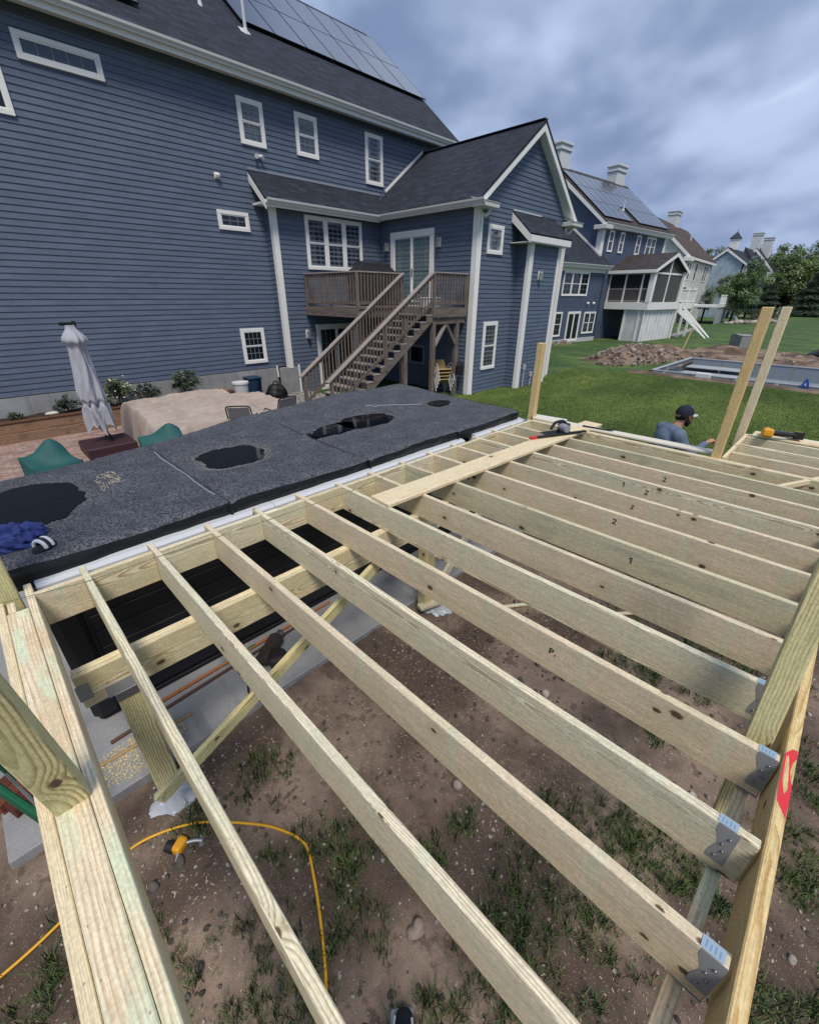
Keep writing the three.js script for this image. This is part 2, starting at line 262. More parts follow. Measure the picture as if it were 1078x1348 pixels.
{ // ragged grass in the soil under and beside the deck
  const R = rng(611), it = [], P = [[.57, -2.0, .22], [.62, -1.4, .2], [.67, -.9, .34], [.75, -1.15, .2], [1.11, -.37, .15], [1.39, -.25, .36], [2.0, -.06, .34], [1.93, .19, .3], [-.02, -1.12, .34], [.6, -.46, .3], [.85, -.2, .25], [1.95, .82, .4], [-.42, -1.6, .28], [1.35, -.82, .1], [1.85, -.45, .12], [2.77, .7, .35], [3.52, -.36, .45], [2.44, .8, .2], [.31, -1.49, .12], [2.05, .46, .22], [1.07, -.84, .1], [1.15, .13, .32], [-.7, -1.8, .3], [3.3, .9, .4], [4.2, .2, .5], [4.6, -.9, .5], [1.6, .9, .3], [5.2, 1.2, .6], [1.5, 1.5, .5], [-.2, -.6, .3], [2.9, -.2, .2], [5.6, -1.8, .5], [.1, -2.05, .14], [.2, -.85, .2]];
  for (const [x, z, r] of P) for (let k = 0, n = Math.round(r * r * 1150 + 10); k < n; k++) {
    const a = R(0, 6.283), q = r * Math.pow(R(), .62), xx = x + Math.cos(a) * q * (1 + .3 * R(-1, 1)), zz = z + Math.sin(a) * q, n2 = fbm(xx * 4, zz * 4, 3, 613); if (n2 < .46 || zz < -2.5) continue;
    const c = lerp3([.035, .08, .022], [.105, .155, .042], R()); it.push({ p: [xx, soilH(xx, zz) - .004, zz], r: [0, R(0, 6.28), 0], s: R(.6, 1.25), c });
  }
  inst('grass_tufts', tuftG(14, .062, .0042, 9, .045), BLADE, it, 'ragged clumps of grass growing in the bare soil', 'grass');
  // pebbles, straw and wood chips
  const peb = rough(new THREE.IcosahedronGeometry(1, 1), .35, 1.3, 9), ps = [], cs = [];
  for (let k = 0; k < 9000; k++) { const x = R(-2, 6.2), z = R(-2.5, 3), n = fbm(x * 1.7, z * 1.7, 3, 617); if (R() > sst(.38, .66, n) + .12) continue; const s = R(.003, .010) * (R() > .97 ? 2.2 : 1), t = R(.16, .42); ps.push({ p: [x, soilH(x, z) + s * .3, z], r: [R(0, 3), R(0, 3), R(0, 3)], s: [s * R(.8, 1.5), s * .7, s], c: [t * 1.02, t * .94, t * .86] }); }
  { const cl2 = []; for (let k = 0; k < 5200; k++) { const x = R(-2, 6.2), z = R(-2.5, 3), n = fbm(x * 2.1 + 8, z * 2.1 + 3, 3, 623); if (R() > sst(.36, .64, n) + .15) continue; const s = R(.005, .016) * (R() > .96 ? 2 : 1), t = R(.045, .12); cl2.push({ p: [x, soilH(x, z) + s * .15, z], r: [R(0, 3), R(0, 3), R(0, 3)], s: [s * R(.8, 1.6), s * .75, s], c: [t * 1.06, t * .93, t * .83] }); } inst('soil_clods', peb, std(0xffffff, 1), cl2, 'brown crumbs and clods of earth on the bare soil', 'soil clods'); }
  inst('pebbles', peb, std(0xffffff, .95), ps, 'small pale pebbles scattered over the soil', 'pebbles');
  for (let k = 0; k < 9000; k++) { const x = R(-1.6, 4), z = R(-2.5, 1.2), n = fbm(x * 1.9 + 4, z * 1.9, 3, 619); if (R() > sst(.42, .7, n) + .06) continue; const t = R(.3, .6); cs.push({ p: [x, soilH(x, z) + .004, z], r: [R(-.25, .25), R(0, 6.28), R(-.2, .2)], s: [R(.006, .022), .0012, R(.0012, .004)], c: [t, t * .86, t * .64] }); }
  inst('wood_chips', new THREE.BoxGeometry(1, 1, 1), std(0xffffff, .9), cs, 'pale straw and wood chips lying on the soil', 'chips');
}
{ const R = rng(631); const g = rough(new THREE.IcosahedronGeometry(.05, 4), .03, 14, 3); g.scale(1, .7, .8); tag(mk('loose_rock', g, std(0x97887c, .95), null, [.75, soilH(.75, -.67) + .025, -.67]), 'fist sized tan rock lying in the grass between two joists', 'rock');
  [[2.63, -.95, .035], [2.45, -.6, .03], [1.5, -1.0, .03]].forEach(([x, z, s], i) => { const q = rough(new THREE.IcosahedronGeometry(s, 2), s * .4, 14, 5 + i); tag(mk('loose_stone', q, std([0xb7aca0, 0xa89c90, 0x9c9086][i], .95), null, [x, soilH(x, z) + s * .4, z]), ['pale stone farthest right on the bare soil', 'grey stone on bare soil between middle joists', 'small tan stone on soil under the third joist'][i], 'stone'); }); }

// ================================================================ concrete pad and swim spa
{ const g = cb(-.75, 5.95, -.02, .1, -6.3, -2.57, .008, { ul: 1, vl: 1 }); uvPlanar(g); struct(mk('concrete_pad', g, CONCRETE)); }
const coverT = tex(1024, 1024, (u, v) => { const a = fbm(u * 150, v * 150, 2, 701, 150, 150), b = fbm(u * 5, v * 5, 4, 703, 5, 5), h = H32(Math.floor(u * 1024), Math.floor(v * 1024), 71); const k = sst(.36, .64, a) * .75 + .1 + .5 * (h - .5); const c = lerp3([36, 38, 43], [98, 102, 111], cl(k)); const g = .84 + .34 * b; return [c[0] * g, c[1] * g, c[2] * g]; }); coverT.repeat.set(.8, .8);
const COVER = std(0xffffff, .72, { map: coverT, bumpMap: coverT, bumpScale: .002 });
const VINYL = std(0x15171b, .42, { bumpMap: tex(256, 256, (u, v) => 255 * fbm(u * 14, v * 14, 4, 711, 14, 14), false), bumpScale: .004 });
const LIP = std(0xc6cad0, .35);
const CABINET = std(0x17191d, .55);
{
  const spa = T('swim_spa', 'long black swim spa with white rim standing on the concrete pad', 'swim spa', [0, 0, 0]);
  mk('cabinet', cb(-.14, 5.7, .14, 1.40, -5.62, -3.27, .12), CABINET, spa);
  for (let k = 0; k < 8; k++) mk('cabinet_panel', cb(.06, 5.5, .19 + k * .145, .19 + k * .145 + .14, -3.265, -3.245, .006), CABINET, spa);
  mk('corner_post', cb(-.15, .05, .12, 1.40, -3.42, -3.235, .05), CABINET, spa);
  mk('base_rim', cb(-.12, 5.65, .1, .16, -5.6, -3.26, .02), BLACKMETAL, spa);
  const lipG = []; const prof = [[-3.34, 1.452], [-3.24, 1.448], [-3.205, 1.43], [-3.20, 1.37], [-3.23, 1.35], [-3.34, 1.35]];
  { const s = new THREE.Shape(prof.map(p => new THREE.Vector2(p[0], p[1]))); for (const [a, b] of [[-.12, 1.55], [1.555, 4.25], [4.5, 5.72]]) { const g = new THREE.ExtrudeGeometry(s, { depth: b - a, bevelEnabled: false }); g.rotateY(Math.PI / 2); g.scale(1, 1, -1); const m = new THREE.Matrix4().set(0, 0, 1, 0, 0, 1, 0, 0, 1, 0, 0, 0, 0, 0, 0, 1); const h = new THREE.ExtrudeGeometry(s, { depth: b - a, bevelEnabled: false }); h.applyMatrix4(m); const ix = h.index; h.translate(a, 0, 0); const ho = h.toNonIndexed ? (h.index ? h.toNonIndexed() : h) : h; const p = ho.attributes.position; for (let i = 0; i < p.count; i += 3) { for (const at of [ho.attributes.position, ho.attributes.uv]) { const n = at.itemSize; for (let c = 0; c < n; c++) { const t = at.array[(i + 1) * n + c]; at.array[(i + 1) * n + c] = at.array[(i + 2) * n + c]; at.array[(i + 2) * n + c] = t; } } } ho.computeVertexNormals(); lipG.push(ho); } }
  for (const g of lipG) mk('rim_moulding', g, LIP, spa);
  // the soft cover: four padded panels, sagging where the water stands
  const cov = T('spa_cover', 'grey speckled padded vinyl cover with puddles lying on the swim spa', 'spa cover', [0, 0, 0]);
  const edges = [-.26, 1.2, 2.72, 4.2, 5.62], zF = -3.30, zB = x => mix(-5.36, -5.9, sst(0, 4.2, x));
  const PUD = [[.02, -4.45, .42, .46, 1.528], [1.74, -4.42, .34, .3, 1.535], [3.12, -4.47, .36, .2, 1.553], [3.72, -4.5, .48, .3, 1.553], [2.83, -4.36, .09, .05, 1.556], [5.2, -4.5, .2, .16, 1.56]];
  const hC = (x, z) => {
    let h = 1.565 + .01 * Math.sin(x * 3.1 + z) + .075 * sst(-4.2, -5.9, z) * sst(1.2, 4, x) - .05 * sst(-4.6, -5.4, z) * sst(1.4, 0, x);
    h += (fbm(x * 2.2 + 5, z * 2.2 + 7, 3, 721) - .5) * .026 + .006 * Math.max(0, 1 - Math.abs(fbm(x * 1.4 + z * .8 + 2, z * 3.2 - x + 9, 3, 723) - .5) * 16) - .005 * Math.max(0, 1 - Math.abs(fbm(x * 3.1 - z + 12, z * 1.2 + 4, 3, 725) - .5) * 14);
    for (const [a, b, c, d] of PUD) { const e = Math.hypot((x - a) / c, (z - b) / d); h -= .02 * Math.exp(-e * e * .6); }
    for (const [a, b, c, d, lv] of PUD) { const e = Math.hypot((x - a) / c, (z - b) / d); if (e < 1.9) h = mix(h, Math.min(h, lv + .004 * Math.max(0, e - .9)), sst(1.7, 1.05, e)); }
    for (const e of [1.2, 2.72, 4.2]) h += .012 * Math.exp(-((x - e) ** 2) / .003) * (vn(z * 2, e, 9) - .2) - .022 * Math.exp(-((x - e - .03) ** 2) / .0009);
    { const t = (x - .53) + .05 * Math.sin(z * 2), m = sst(-5.0, -4.7, z) * sst(-3.6, -4.1, z); h -= .03 * m * Math.exp(-t * t / .0016); h += .012 * m * Math.exp(-((t - .06) ** 2) / .002); }
    { const t = z + 4.5 + .55 * (x - 2.8) , m = sst(2.1, 2.4, x) * sst(3.0, 2.75, x); h += .02 * m * Math.exp(-t * t / .002) ; }
    return h;
  };
  for (let k = 0; k < 4; k++) {
    const x0 = edges[k] + (k ? .004 : 0), x1 = edges[k + 1] - (k < 3 ? .004 : 0), nx = 90, nz = 120, pos = [], uv = [], idx = [];
    for (let j = 0; j <= nz; j++) for (let i = 0; i <= nx; i++) { const x = mix(x0, x1, i / nx), zb = zB(x), z = mix(zF, zb, j / nz), wob = .012 * (fbm(x * 4, 3, 2, 5) - .5); let h = hC(x, z); const ed = Math.min(j / nz * 2.2, (1 - j / nz) * 2.2); h -= .02 * (1 - sst(0, .05, ed)); pos.push(x + (k === 3 ? sst(.7, 1, i / nx) * .04 * Math.sin(j / nz * 3.14) : 0), h, z + wob); uv.push(x, z); }
    for (let j = 0; j < nz; j++) for (let i = 0; i < nx; i++) { const a = j * (nx + 1) + i; idx.push(a, a + 1, a + nx + 2, a, a + nx + 2, a + nx + 1); }
    const g = new THREE.BufferGeometry(); g.setAttribute('position', new THREE.Float32BufferAttribute(pos, 3)); g.setAttribute('uv', new THREE.Float32BufferAttribute(uv, 2)); g.setIndex(idx); g.computeVertexNormals();
    const pan = mk('cover_panel', g, COVER, cov);
    // skirt with wrinkles, front and back, and the end flap
    const skirt = (pts, drop, name) => { const n = pts.length, P = [], U = [], I = [], rows = 8; for (let r = 0; r <= rows; r++) pts.forEach((p, i) => { const t = r / rows, w = .014 * (fbm(p[3] * 5, t * 2.5, 3, 733 + k) - .5) * 2 * (t > 0 ? 1 : 0), w2 = .02 * Math.sin(t * 3.1) * (fbm(p[3] * 1.3, 2, 2, 739) - .3); P.push(p[0] + p[4] * (w + w2), p[1] - t * drop(p[3]), p[2] + p[5] * (w + w2)); U.push(p[3], t * .2); }); for (let r = 0; r < rows; r++) for (let i = 0; i < n - 1; i++) { const a = r * n + i; I.push(a, a + n, a + n + 1, a, a + n + 1, a + 1); } const q = new THREE.BufferGeometry(); q.setAttribute('position', new THREE.Float32BufferAttribute(P, 3)); q.setAttribute('uv', new THREE.Float32BufferAttribute(U, 2)); q.setIndex(I); q.computeVertexNormals(); mk(name, q, VINYL, cov); };
    const row = (j, s) => { const a = []; for (let i = 0; i <= nx; i++) { const o = (j * (nx + 1) + i) * 3; a.push([pos[o], pos[o + 1] + .003, pos[o + 2] + s * .004, pos[o], 0, s]); } return a; };
    skirt(row(0, 1), x => mix(.19, .125, sst(.2, 1.6, x)) + .03 * (fbm(x * 1.5, 1, 2, 741) - .5) + (k === 0 ? .03 * Math.sin(x * 4) : 0), 'front_skirt');
    skirt(row(nz, -1), () => .12, 'back_skirt');
    if (k === 3) { const a = []; for (let j = 0; j <= nz; j++) { const o = (j * (nx + 1) + nx) * 3; a.push([pos[o] + .003, pos[o + 1] + .003, pos[o + 2], pos[o + 2], 1, 0]); } skirt(a, () => .12, 'end_skirt'); }
    if (k) mk('seam_welt', barG([edges[k], hC(edges[k], zF) - .01, zF + .012], [edges[k], hC(edges[k], zF) - .12, zF + .014], .035, .02, .006), VINYL, cov);
  }
  // standing water, level sheets with an uneven outline
  const WATER = new THREE.MeshPhysicalMaterial({ color: 0x0d1014, roughness: .05, ior: 1.33 });
  PUD.forEach(([a, b, c, d, lv], k) => { const pts = [], n = 72; for (let i = 0; i < n; i++) { const t = i / n * 6.2832, r = 1.02 + .36 * (fbm(Math.cos(t) * 1.3 + k * 7 + 5, Math.sin(t) * 1.3 + 5, 3, 751) - .5) * 2; pts.push(new THREE.Vector2(a + c * r * Math.cos(t), -(b + d * r * Math.sin(t)))); } let mn = 9, av = 0; for (const p of pts) { const h = hC(p.x, -p.y); mn = Math.min(mn, h); av += h / n; } const g = new THREE.ExtrudeGeometry(new THREE.Shape(pts), { depth: .006, bevelEnabled: false }); g.rotateX(-Math.PI / 2); const p = g.attributes.position; for (let i = 0; i < p.count; i++) { const top = p.getY(i) > .003; p.setY(i, lv + (top ? .005 : -.02)); } g.computeVertexNormals(); mk('puddle', g, WATER, cov); });
  { const R = rng(757), it = []; PUD.forEach(([a, b, c, d], k) => { for (let q = 0; q < [260, 900, 160, 260, 40, 80][k]; q++) { const t = R(0, 6.283), r = 1.02 + Math.abs(R(-1, 1) * R(0, 1)) * .5 + .36 * (fbm(Math.cos(t) * 1.3 + k * 7 + 5, Math.sin(t) * 1.3 + 5, 3, 751) - .5) * 2, x = a + c * r * Math.cos(t), z = b + d * r * Math.sin(t); it.push(xf(new THREE.BoxGeometry(R(.004, .013), .0016, R(.003, .008)), [x, hC(x, z) + .0015, z], [0, R(0, 6), 0])); } }); tag(mk('silt_flecks', mg(it), std(0x86837e, .95), cov), null, null, null, 'stuff'); }
  for (const e of [1.2, 2.72]) { const P = []; for (let k = 0; k < 30; k++) { const z = mix(-5.1, -3.5, k / 29); P.push([e - .03 + .008 * Math.sin(z * 7), hC(e - .03, z) + .001, z]); } mk('seam_piping', tubeG(P, .006, 60, 6), std(e < 2 ? 0x8b8e94 : 0x2a2c31, .7), cov); }
  { const R = rng(761), it = []; for (let k = 0; k < 130; k++) { const x = .62 + R(-.09, .09), z = -4.6 + R(-.17, .17); it.push(xf(new THREE.BoxGeometry(R(.006, .02), .003, R(.003, .008)), [x, hC(x, z) + .003, z], [0, R(0, 6), 0])); } tag(mk('wood_shavings', mg(it), std(0xb9ae98, .9), cov), null, null, null, 'stuff'); }
  { const P = []; for (let k = 0; k < 14; k++) { const t = k / 13; P.push([mix(4.1, 4.9, t), hC(mix(4.1, 4.9, t), mix(-5.0, -4.6, t)) + .004, mix(-5.0, -4.6, t)]); } mk('scuff_strip', tubeG(P, .006, 30, 5), std(0x9a9ea6, .8), cov); }
  { // crumpled blue jacket
    const g = new THREE.SphereGeometry(1, 90, 60), p = g.attributes.position; for (let i = 0; i < p.count; i++) { const x = p.getX(i), y = p.getY(i), z = p.getZ(i), n = fbm(x * 1.6 + 5, z * 1.6 + y + 8, 4, 771), f = Math.abs(fbm(x * 3.5 + y * 2, z * 3.5 + 2, 3, 773) - .5) * 2, r = .78 + .6 * (n - .5) + .28 * (f - .2); p.setXYZ(i, x * r * .27, Math.max(y, -.2) * r * (.085 + .07 * f), z * r * .24); } g.computeVertexNormals();
    tag(mk('blue_jacket', g, std(0x22326f, .85), null, [-.17, hC(-.17, -3.74) + .02, -3.74]), 'crumpled bright blue jacket thrown on the near corner of the spa cover', 'jacket');
    const sh = T('sandal', 'dark sandal with white stripes beside the blue jacket', 'sandal', [.0, hC(0, -3.47) + .005, -3.47], .6); mk('sole', xf(rough(new THREE.CylinderGeometry(.05, .055, .022, 24), .003, 20), [0, .012, 0]).scale(1.5, 1, .8), std(0x20242e, .7), sh); mk('strap', xf(new THREE.TorusGeometry(.045, .014, 10, 24, Math.PI), [0, .02, 0], [0, Math.PI / 2, 0]), std(0x1b2030, .8), sh); mk('stripe', xf(new THREE.TorusGeometry(.0475, .0135, 8, 24, Math.PI), [.022, .018, 0], [0, Math.PI / 2, 0]), std(0xd8dadf, .8), sh); mk('stripe', xf(new THREE.TorusGeometry(.0475, .0125, 8, 24, Math.PI), [-.024, .018, 0], [0, Math.PI / 2, 0]), std(0xd8dadf, .8), sh);
  }
}

// ================================================================ the deck frame under construction
const JX = [.11, .52, .925, 1.325, 1.735, 2.14, 2.545, 2.98, 3.42, 3.845, 4.285, 4.71, 5.10, 5.52], JT = .038, JD = .235, YT = 1.5;
const deck = T('deck_frame', 'unfinished deck frame of pale pressure treated joists in front of the spa', 'deck frame');
{
  const R = rng(801), W6 = [2, 0, 1, 0, 3, 0, 1, 5, 3, 1, 0, 3, 5, 4];
  const hanger = (par, x, z, flush) => {
    const h = sub('joist_hanger', par, [x, YT, z]);
    const s = new THREE.Shape(); [[0, .001], [.062, .001], [.062, -.03], [.042, -.09], [.055, -.15], [.055, -.19], [0, -.19]].forEach((p, i) => i ? s.lineTo(...p) : s.moveTo(...p));
    for (const sd of [-1, 1]) { const g = new THREE.ExtrudeGeometry(s, { depth: .0016, bevelEnabled: false }); g.rotateY(Math.PI / 2); g.translate(sd * (JT / 2 + .001) - .0008, 0, .0); mk('side_plate', g, DARKSTEEL, h); const nails = []; for (const [a, b] of [[.018, -.045], [.03, -.085], [.02, -.12], [.034, -.16]]) nails.push(xf(new THREE.SphereGeometry(.0055, 8, 6), [sd * (JT / 2 + .003), b, -a])); mk('nail_heads', mg(nails), STEEL, h).userData.kind = 'stuff'; }
    mk('seat_plate', cb(-.021, .021, -.239, -.2365, -.07, 0, .0005), DARKSTEEL, h);
    mk('label', cb(-JT / 2 + .001, JT / 2 - .001, .0015, .0027, -.068, -.012, .0003), std(0x92a7b8, .6), h);
    const ln = []; for (let k = 0; k < 4; k++) ln.push(cb(-.012, .010 - .004 * (k % 2), .0027, .0031, -.058 + k * .011, -.058 + k * .011 + .004, 0)); mk('print', mg(ln), std(0x6b8fae, .6), h);
  };
  JX.forEach((x, i) => {
    const zf = i === 5 ? .235 : i < 3 ? .292 : .30, zb = i < 5 ? -3.17 : i < 12 ? -3.13 : -3.10, far = i > 12;
    const g = sub('joist', deck, [x + .019, 0, 0]);
    mk('joist_board', xf(cbox(JT, JD, zf - zb, .004), [0, YT - JD / 2, (zf + zb) / 2]), WOOD[W6[i]], g);
    // the hand-cut top edge lies a hair above, paler where it was planed
    if ([2, 3, 4, 5, 7].includes(i)) hanger(g, 0, zf - (i === 3 ? .05 : 0), true);
  });
  // blocks between the joists along the spa
  const bx = [-.135, ...JX]; for (let i = 0; i < bx.length - 1; i++) { const x0 = i ? bx[i] + JT : bx[0], x1 = bx[i + 1]; mk('blocking', cb(x0 + .001, x1 - .001, YT - JD + (i % 3) * .002, YT - .001 - (i % 2) * .002, -3.04 - (i % 2) * .012, -3.002 - (i % 2) * .012, .003), i === 0 ? WOOD[1] : WOOD[[4, 4, 2, 0, 2][i % 5]], deck); }
  // left edge: three boards side by side
  mk('edge_beam_board', cb(-.172, -.134, YT - JD, YT, -3.17, .30, .003), WOODPALE, deck);
  mk('edge_beam_board', cb(-.272, -.1745, YT - JD, YT + .002, -2.88, .30, .004), WOODPALE, deck);
  mk('edge_beam_board', cb(-.315, -.2755, YT - JD - .02, YT - .008, -3.1, .30, .003), WOODBRIGHT, deck);
  mk('edge_beam_board', cb(-.262, -.226, YT - .03, YT + .003, -3.0, -2.885, .003), WOODPALE, deck);
  mk('rim_joist', cb(.25, 7.0, YT - JD - .01, YT - .004, .309, .348, .004), WOODYEL, deck);
  mk('beam', cb(-.125, 2.9, 1.03, 1.264, -2.442, -2.404, .004), WOOD[4], deck); mk('beam', cb(-.12, 2.88, 1.032, 1.2635, -2.482, -2.444, .004), WOODBRIGHT, deck);
  mk('beam', cb(2.885, 5.55, 1.032, 1.2638, -2.482, -2.444, .004), WOOD[0], deck); mk('beam', cb(2.905, 5.55, 1.03, 1.2642, -2.442, -2.404, .004), WOOD[0], deck);
  mk('bracket', cb(-.134, -.07, 1.09, 1.20, -2.4035, -2.3985, .001), DARKSTEEL, deck);
  // posts on footings
  for (const [px, l] of [[.085, 0], [2.74, 1], [5.45, 2]]) {
    mk('support_post', cb(px - .07, px + .07, .1, 1.03, -2.515, -2.40, .005), WOODPOST, deck);
    const c = sub('post_cap', deck, [px, 1.03, -2.4]); mk('cap_plate', cb(-.1, .075, .0, .085, -.003, .004, .001), DARKSTEEL, c); mk('cap_collar', cb(-.074, .074, -.06, .004, -.122, .006, .002), STEEL, c);
    mk('post_base', cb(px - .072, px + .072, .02, .1, -2.518, -2.398, .003), DARKSTEEL, deck);
  }
  const br = (n, a, b, m) => mk(n, barG(a, b, .038, .089, .003), m, deck);
  br('knee_brace', [.0, .32, -2.155], [1.82, 1.2, -2.155], WOODPOST); br('knee_brace', [2.8, .36, -2.38], [2.1, 1.0, -2.38], WOODPOST); br('knee_brace', [2.9, .36, -2.38], [3.55, 1.02, -2.38], WOOD[0]);
  mk('bolt', cylG([.02, .345, -2.135], [.02, .345, -2.128], .008, .008), DARKSTEEL, deck);
  // loose-standing guard posts
  const post = (p, top, m, lean = [0, 0], w = .09) => { const g = barG(p, [p[0] + lean[0] * (top - p[1]), top, p[2] + lean[1] * (top - p[1])], w, w, .005, { up: [0, 0, 1] }); return mk('guard_post', g, m, deck); };
  post([-.245, 1.3, -3.1], 3.0, WOODPOST); post([-.218, 1.503, -1.475], 2.75, WOODPOST, [-.04, .22], .1);
  post([5.63, 1.0, -3.07], 2.53, WOODYEL); post([5.62, 1.0, -.745], 3.015, WOODYEL); post([7.0, 1.0, -.75], 3.0, WOODBRIGHT);
  post([1.82, .9, .262], 2.9, WOODPOST, [.2, -.05]);
  // the notch and the bay beyond it
  mk('edge_joist', cb(5.5595, 5.5975, YT - JD, YT - .001, -3.02, .30, .004), WOOD[3], deck);
  mk('notch_rim', cb(5.68, 6.97, YT - JD, YT + .001, -.70, -.662, .003), WOODBRIGHT, deck);
  for (const x of [5.98, 6.4, 6.84]) { const g = sub('joist', deck, [x, 0, 0]); mk('joist_board', cb(-.019, .019, YT - JD, YT, -.66, .305, .004), WOOD[x > 6.3 ? 2 : 3], g); }
  mk('far_rim', cb(6.935, 6.973, YT - JD, YT + .002, -.66, .6, .003), WOOD[1], deck);
  mk('cap_board', cb(6.86, 7.1, YT + .004, YT + .03, -.62, .8, .006), WOODPALE, deck);
  mk('diagonal_brace', barG([5.13, 1.475, -.12], [5.9, 1.475, .24], .038, .05, .003), WOODBRIGHT, deck);
  mk('lath', barG([.62, 1.236, .215], [2.13, 1.236, .268], .045, .019, .002), WOODPALE, deck);
  // spray paint, pencil figures, lumber stamps
  { const s = new THREE.Shape(); const a = [[1.56, .315], [1.62, .312], [1.80, .311], [1.84, .33], [1.845, .346], [1.80, .3475], [1.77, .338], [1.72, .335], [1.68, .340], [1.66, .347], [1.58, .347], [1.50, .346]]; a.forEach((p, i) => i ? s.lineTo(p[0], -p[1]) : s.moveTo(p[0], -p[1])); const h = new THREE.Path(); [[1.79, .3165], [1.80, .323], [1.74, .331], [1.63, .338], [1.60, .330], [1.66, .319]].forEach((p, i) => i ? h.lineTo(p[0], -p[1]) : h.moveTo(p[0], -p[1])); s.holes.push(h); const g = new THREE.ExtrudeGeometry(s, { depth: .0008, bevelEnabled: false }); g.rotateX(-Math.PI / 2); g.translate(0, YT - .0036, 0); mk('paint_mark', g, std(0xd8343f, .6), deck); }
  const PENCIL = std(0x3c352c, .9), mark = (t, ji, y, z, s) => { const g = new TextGeometry(t, { font, size: s, depth: .0007, curveSegments: 3 }); g.rotateY(-Math.PI / 2); g.translate(JX[ji] - .0004, y, z); mk('pencil_mark', g, PENCIL, deck); };
  mark('P.', 4, 1.385, -.66, .04); mark('2', 11, 1.40, -1.0, .05); mark('2', 10, 1.38, -1.03, .05); mark('1', 10, 1.40, -1.25, .05); mark('2', 8, 1.40, -1.0, .05); mark('z', 9, 1.39, -1.0, .05); mark('1', 7, 1.36, -.7, .05);
  tag(mk('string_line', tubeG([[-.34, 1.53, -3.0], [.13, 1.506, -2.93], [.54, 1.507, -2.92], [.94, 1.506, -2.90], [1.34, 1.507, -2.88], [1.75, 1.507, -2.87], [2.16, 1.507, -2.86], [2.56, 1.507, -2.9]], .0022, 60, 5), std(0x5f7d5c, .8)), 'green string line stretched across the joist ends by the spa', 'string');
}
tag(mk('loose_plank', barG([2.15, YT + .017, -2.49], [5.95, YT + .017, -2.29], .245, .034, .004), WOODBRIGHT), 'wide pale plank laid flat across the joists near the spa', 'plank');
tag(mk('white_board', (() => { const g = new RoundedBoxGeometry(.135, .034, 2.25, 3, .012); g.rotateY(.03); return g; })(), std(0xd6d1c2, .55), null, [5.685, YT + .0185, -1.92]), 'long white rounded trim board lying along the edge in front of the worker', 'trim board');
tag(mk('white_board', (() => { const g = new RoundedBoxGeometry(.08, .04, .5, 3, .015); g.rotateY(.12); return g; })(), std(0xd3d4d2, .45), null, [5.76, YT + .02, -2.86]), 'short white trim offcut lying at the foot of the shortest post', 'trim board');
// ================================================================ house builders
// one clapboard per course, clipped to an outline given as [h, y] points; plane 'z' faces +z, '-x' faces -x, '+x' faces +x
const wallP = { z: (h, y, o, at) => V(h, y, at + o), '-x': (h, y, o, at) => V(at - o, y, h), '+x': (h, y, o, at) => V(at + o, y, -h), '-z': (h, y, o, at) => V(-h, y, at - o) };
function span(poly, y) { let a = Infinity, b = -Infinity; for (let i = 0; i < poly.length; i++) { const [h0, y0] = poly[i], [h1, y1] = poly[(i + 1) % poly.length]; if ((y0 <= y && y1 >= y) || (y1 <= y && y0 >= y)) { if (Math.abs(y1 - y0) < 1e-9) { a = Math.min(a, h0, h1); b = Math.max(b, h0, h1); } else { const h = h0 + (h1 - h0) * (y - y0) / (y1 - y0); a = Math.min(a, h); b = Math.max(b, h); } } } return [a, b]; }
const sideR = rng(901);
function clap(parent, plane, at, poly, e = .13, mat = SIDING, y00, o = {}) { const all = [];
  const ys = poly.map(p => p[1]), yT = Math.max(...ys); let y = y00 ?? Math.min(...ys);
  const f = wallP[plane];
  for (; y < yT - .004; y += e) {
    const y1 = Math.min(y + e, yT - .0005), A = span(poly, y + 1e-5), B = span(poly, y1 - 1e-5); if (!isFinite(A[0]) || !isFinite(B[0])) continue;
    const cuts = o.split ? [0, sideR(.3, .95), 1] : [0, 1];
    for (let c = 0; c < cuts.length - 1; c++) { const q = (S, t, d) => S[0] + (S[1] - S[0]) * t + d, ta = cuts[c], tb = cuts[c + 1], ga = c ? .003 : 0, A0 = A, B0 = B; { const A = [q(A0, ta, ga), q(A0, tb, 0)], B = [q(B0, ta, ga), q(B0, tb, 0)];
    const ou = sideR(0, 5), ov = sideR(0, 3), P = [f(A[0], y, .021, at), f(A[1], y, .021, at), f(B[1], y1, .004, at), f(B[0], y1, .004, at), f(A[0], y, -.01, at), f(A[1], y, -.01, at)];
    const g = soup([[P[0], P[1], P[2]], [P[0], P[2], P[3]], [P[4], P[5], P[1]], [P[4], P[1], P[0]]], p => [(plane[plane.length - 1] === 'z' ? p.x : p.z) * .5 + ou, p.y * .8 + ov]);
    if (o.stuff) all.push(g); else mk('clapboard', g, mat, parent);
    } }
  }
  if (o.stuff) mk('clapboard_field', mg(all), mat, parent).userData.kind = 'stuff';
}
